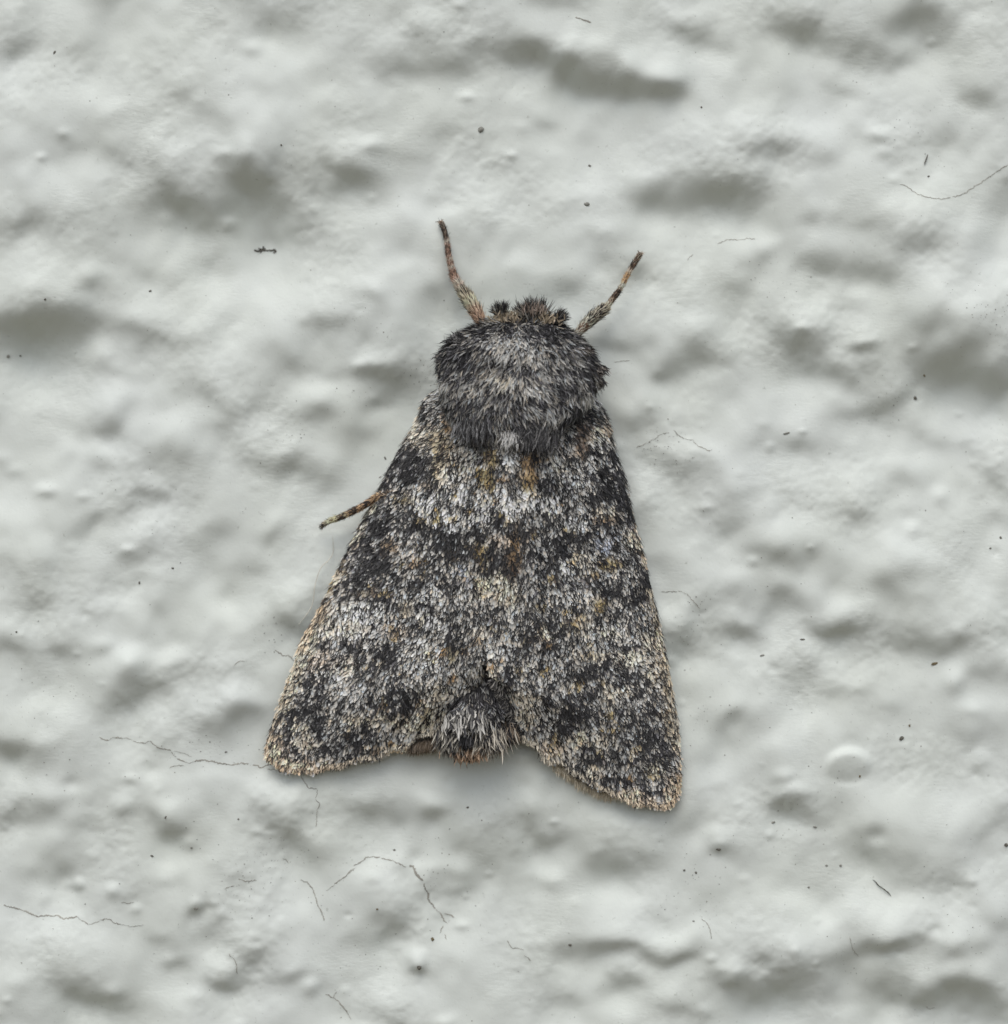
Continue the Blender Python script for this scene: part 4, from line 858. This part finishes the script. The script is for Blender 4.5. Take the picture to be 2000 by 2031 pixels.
SPK = [
 (106, 102, 3, 6, 35, 'K', 'small dark sliver of dirt near the top left corner'), (560, 291, 4, 3, 0, 'K', 'tiny black speck just above the largest upper left hollow'),
 (1171, 325, 5, 3.5, 30, 'K', 'dark crumb above and between the two foreleg tips, uppermost of two'), (1165, 404, 8, 6, 0, 'D', 'fuzzy grey crumb between the two foreleg tips, lower of two'),
 (954, 255, 9, 9, 20, 'D', 'fuzzy dark smudge of dirt high above the left foreleg tip'), (1392, 212, 3, 3, 0, 'K', 'lone tiny speck below the long dark hollow at the top centre'),
 (29, 702, 4, 3, 0, 'K', 'black speck under the dark olive hollow at the left edge'), (7, 704, 6, 5, 0, 'D', 'grey crumb at the left edge below the olive hollow'),
 (95, 596, 3, 3, 0, 'K', 'tiny speck on the upper rim of the olive hollow at the left edge'), (296, 576, 5, 3, -30, 'K', 'small dark crumb on the plain wall right of the olive hollow'),
 (1843, 349, 4, 3, -35, 'K', 'dark speck inside the long curved crack at the top right'), (1822, 788, 7, 6, 10, 'K', 'black crumb under the big brownish hollow at the right'),
 (1839, 742, 2.5, 7, -35, 'N', 'slim brown sliver in the middle of the big right-hand hollow'), (1562, 859, 11, 3, -15, 'D', 'flat grey crumb on the upper rim of a round hollow right of the moth'),
 (1989, 1067, 3, 5.5, -30, 'K', 'dark sliver near the right edge, upper of two'), (1968, 1088, 3.5, 3, 0, 'K', 'dark speck near the right edge, lower of two'),
 (1593, 1269, 7, 3, 0, 'K', 'small dark crescent of dirt right of the moth, level with its wing middle'), (1515, 1301, 8, 3, -8, 'D', 'thin grey crescent of dirt below the little lump right of the moth'),
 (1857, 1317, 11, 4, -12, 'N', 'olive brown scrap under the wide hollow at the right'), (1790, 1465, 8, 6, -35, 'K', 'largest black crumb of dirt at the right, above the round blister'),
 (1806, 1440, 3, 4, -10, 'N', 'small brown crumb just above the large black crumb at the right'), (1705, 1539, 3, 4, 0, 'N', 'small brown speck on the lower lip of the round blister'),
 (1997, 1677, 7, 6, 0, 'K', 'black crumb cut by the right edge of the picture'), (1669, 1718, 4, 4, 0, 'D', 'round grey speck left of the dark splinter, right of two'), (1641, 1718, 4, 3, 0, 'D', 'oval grey speck left of the dark splinter, left of two'),
 (1535, 1633, 7, 4, -20, 'D', 'oval grey crumb below the small dark hollow right of the wing tip'), (1618, 1641, 7, 3, 5, 'D', 'flat grey crumb under the small hollow, right of the oval grey one'),
 (1606, 1762, 3, 3, 0, 'K', 'lone black speck on bright wall below the right wing'), (1425, 1684, 8, 4, 5, 'K', 'dark crumb on top of a small lump below the right wing tip'),
 (1381, 1731, 4, 3, 20, 'K', 'black speck just under the right wing tip lump, right of a pair'), (1358, 1727, 4, 3, 30, 'K', 'black speck under the right wing tip, left of a pair'),
 (275, 1156, 3, 5, 0, 'K', 'dark upright speck on the wall left of the moth'), (342, 1127, 4, 3, 0, 'K', 'dark speck between the left wall edge and the moth, higher right one'),
 (35, 1253, 3, 3, 0, 'K', 'tiny dark speck at the left edge above a small dark hollow'), (447, 1493, 4, 2.5, 0, 'K', 'dark speck above the crack left of the left wing tip'),
 (331, 1619, 2.5, 6, 30, 'K', 'dark sliver over the round hollow at the lower left'), (300, 1699, 6, 3, 8, 'K', 'dark crescent of dirt below the round hollow at the lower left'),
 (380, 1682, 4, 3, 0, 'D', 'grey speck to the right of the dark crescent at the lower left'), (473, 1625, 3, 3, 0, 'K', 'tiny black speck below the left wing tip'),
 (390, 1801, 7, 4, 0, 'D', 'dark crumb on a small lump at the lower left'), (858, 1864, 5, 6, -30, 'N', 'smooth oval olive brown seed-like grain below the arched crack'),
 (782, 1688, 4, 3, 0, 'K', 'black speck just above the arched crack'), (749, 1802, 3.5, 3, 0, 'N', 'brownish speck on the rim of the hollow inside the arched crack'),
 (832, 1918, 7, 7, 20, 'K', 'dark crumb under the shiny little knob at the bottom'), (928, 1601, 4, 3, 0, 'K', 'small dark speck in the shade below the abdomen'),
 (1131, 1875, 5, 4, 0, 'K', 'dark crumb on the left rim of the long bottom hollow'), (1376, 1827, 4, 2.5, 0, 'D', 'flat grey speck above the bright ridge at the bottom'),
 (763, 908, 2.5, 6, -25, 'K', 'short black sliver close to the upper edge of the left wing'), (753, 946, 4, 2, -30, 'D', 'small grey flake beside the left wing, under the black sliver'),
]
matd = {'K': M_dirt, 'N': M_dirt_brown, 'D': M_dust}
def lump(px, py, rx, ry, ang, mat, name, label):
    nu, nv_ = 7, 9; h0 = float(wallh(px, py)); rx = rx / 100 * .66; ry = ry / 100 * .66; a = math.radians(-ang); rz = min(rx, ry) * .55
    th = np.linspace(.25, math.pi - .25, nu)[:, None]; fi = np.linspace(0, 2 * math.pi, nv_, endpoint=False)[None]
    j = .72 + .5 * R.rand(nu, nv_)
    x = np.sin(th) * np.cos(fi) * rx * j; z = np.sin(th) * np.sin(fi) * ry * j; y = -np.cos(th) * rz * j + 0 * fi
    X = x * math.cos(a) - z * math.sin(a); Z = x * math.sin(a) + z * math.cos(a)
    c = on_wall(px, py, rz * .35)
    g = np.stack([X + c[0], y + c[1], Z + c[2]], -1)
    v = np.vstack([g.reshape(-1, 3), g[0].mean(0), g[-1].mean(0)]); n = nu * nv_
    t0 = np.stack([np.full(nv_, n), (np.arange(nv_) + 1) % nv_, np.arange(nv_)], -1); t1 = np.stack([np.full(nv_, n + 1), (nu - 1) * nv_ + np.arange(nv_), (nu - 1) * nv_ + (np.arange(nv_) + 1) % nv_], -1)
    o = mesh_np(name, v, [grid_faces(nu, nv_, True), t0, t1], mat, None, tuple(c))
    o['label'] = label; o['category'] = 'dirt'; o['group'] = 'dirt specks scattered on the wall'
for (px, py, rx, ry, ang, k, lb) in SPK:
    lump(px, py, rx, ry, ang, matd[k], 'dirt_speck', lb)

# ragged strand of debris in the big upper left hollow
def debris():
    segs = [((498, 490), (507, 492), (516, 489), (524, 491), (533, 490), (542, 492)), ((511, 495), (515, 488), (518, 482)), ((508, 486), (515, 490), (521, 486)), ((536, 488), (541, 492), (538, 496))]
    vs, fs, o = [], [], 0
    for s_ in segs:
        n = 14; c = resample(s_, n) + R.randn(n, 2) * .6; d = unit(np.gradient(c, axis=0)); sd = np.stack([-d[:, 1], d[:, 0]], -1); ww = .8 + 1.6 * R.rand(n)
        L_ = [on_wall(c[:, 0] + sd[:, 0] * ww * k, c[:, 1] + sd[:, 1] * ww * k, hh_) for k, hh_ in ((-1, .005), (0, .03), (1, .005))]
        vs.append(np.stack(L_, 1).reshape(-1, 3)); fs.append(grid_faces(n, 3) + o); o += n * 3
    c0 = on_wall(516, 490)
    ob = mesh_np('debris_strand', np.vstack(vs), np.vstack(fs), M_dirt, None, tuple(c0)); ob['label'] = 'ragged black twiggy strand of debris under the largest upper left hollow'; ob['category'] = 'debris'
debris()

# fine dust nobody could count: crumbs gathered in drifts
n = 1500
cl = [(100, 1350, 90), (80, 1560, 120), (330, 1700, 130), (300, 1560, 120), (480, 1720, 80), (470, 1780, 60), (540, 1720, 60), (560, 1700, 60), (700, 1900, 110), (640, 1780, 90), (900, 1780, 80), (860, 1700, 60), (1400, 1740, 60), (1380, 1800, 70),
      (1600, 1640, 60), (1640, 1560, 70), (1900, 1740, 90), (1930, 1860, 60), (1700, 1890, 60), (1380, 1200, 50), (1360, 1260, 60), (1400, 1420, 60), (1820, 1450, 50), (1540, 540, 60), (1930, 620, 60), (1820, 270, 80), (1980, 640, 50), (720, 640, 60),
      (840, 740, 40), (690, 790, 40), (590, 860, 40), (440, 1480, 70), (540, 1260, 40), (1600, 1400, 60), (1760, 800, 60), (300, 1000, 160), (1330, 880, 60), (1300, 900, 50), (1500, 1130, 120), (1000, 1700, 150)]
ci = R.randint(0, len(cl), n); C3 = np.array(cl, float)[ci]
px = C3[:, 0] + R.randn(n) * C3[:, 2] * .6; py = C3[:, 1] + R.randn(n) * C3[:, 2] * .5
u_ = R.rand(n) < .25; px[u_] = R.rand(u_.sum()) * 2000; py[u_] = R.rand(u_.sum()) * 2031
r1 = (.5 + .8 * R.rand(n) ** 3) / 100; r2_ = r1 * (.5 + .9 * R.rand(n)); aa = R.rand(n) * .9 - .45
c = on_wall(px, py, 0); ex = np.stack([np.cos(aa), 0 * aa, np.sin(aa)], -1); ez = np.stack([-np.sin(aa), 0 * aa, np.cos(aa)], -1)
q5 = [c + ex * (r1 * 1.3)[:, None], c + ez * r2_[:, None], c - ex * (r1 * 1.3)[:, None], c - ez * r2_[:, None], c + np.array([0, -1, 0]) * (r1 * .8)[:, None], c + np.array([0, .02, 0])]
v = np.stack(q5, 1).reshape(-1, 3) + np.array([0, -.004, 0]); o_ = np.arange(n)[:, None] * 6
f = np.concatenate([np.concatenate([o_ + a, o_ + b, o_ + d], 1) for a, b, d in ((0, 1, 4), (1, 2, 4), (2, 3, 4), (3, 0, 4))])
dust = mesh_np('dust', v, f, M_dust); dust['kind'] = 'stuff'; dust['label'] = 'fine grey dust and pinholes scattered over the wall'
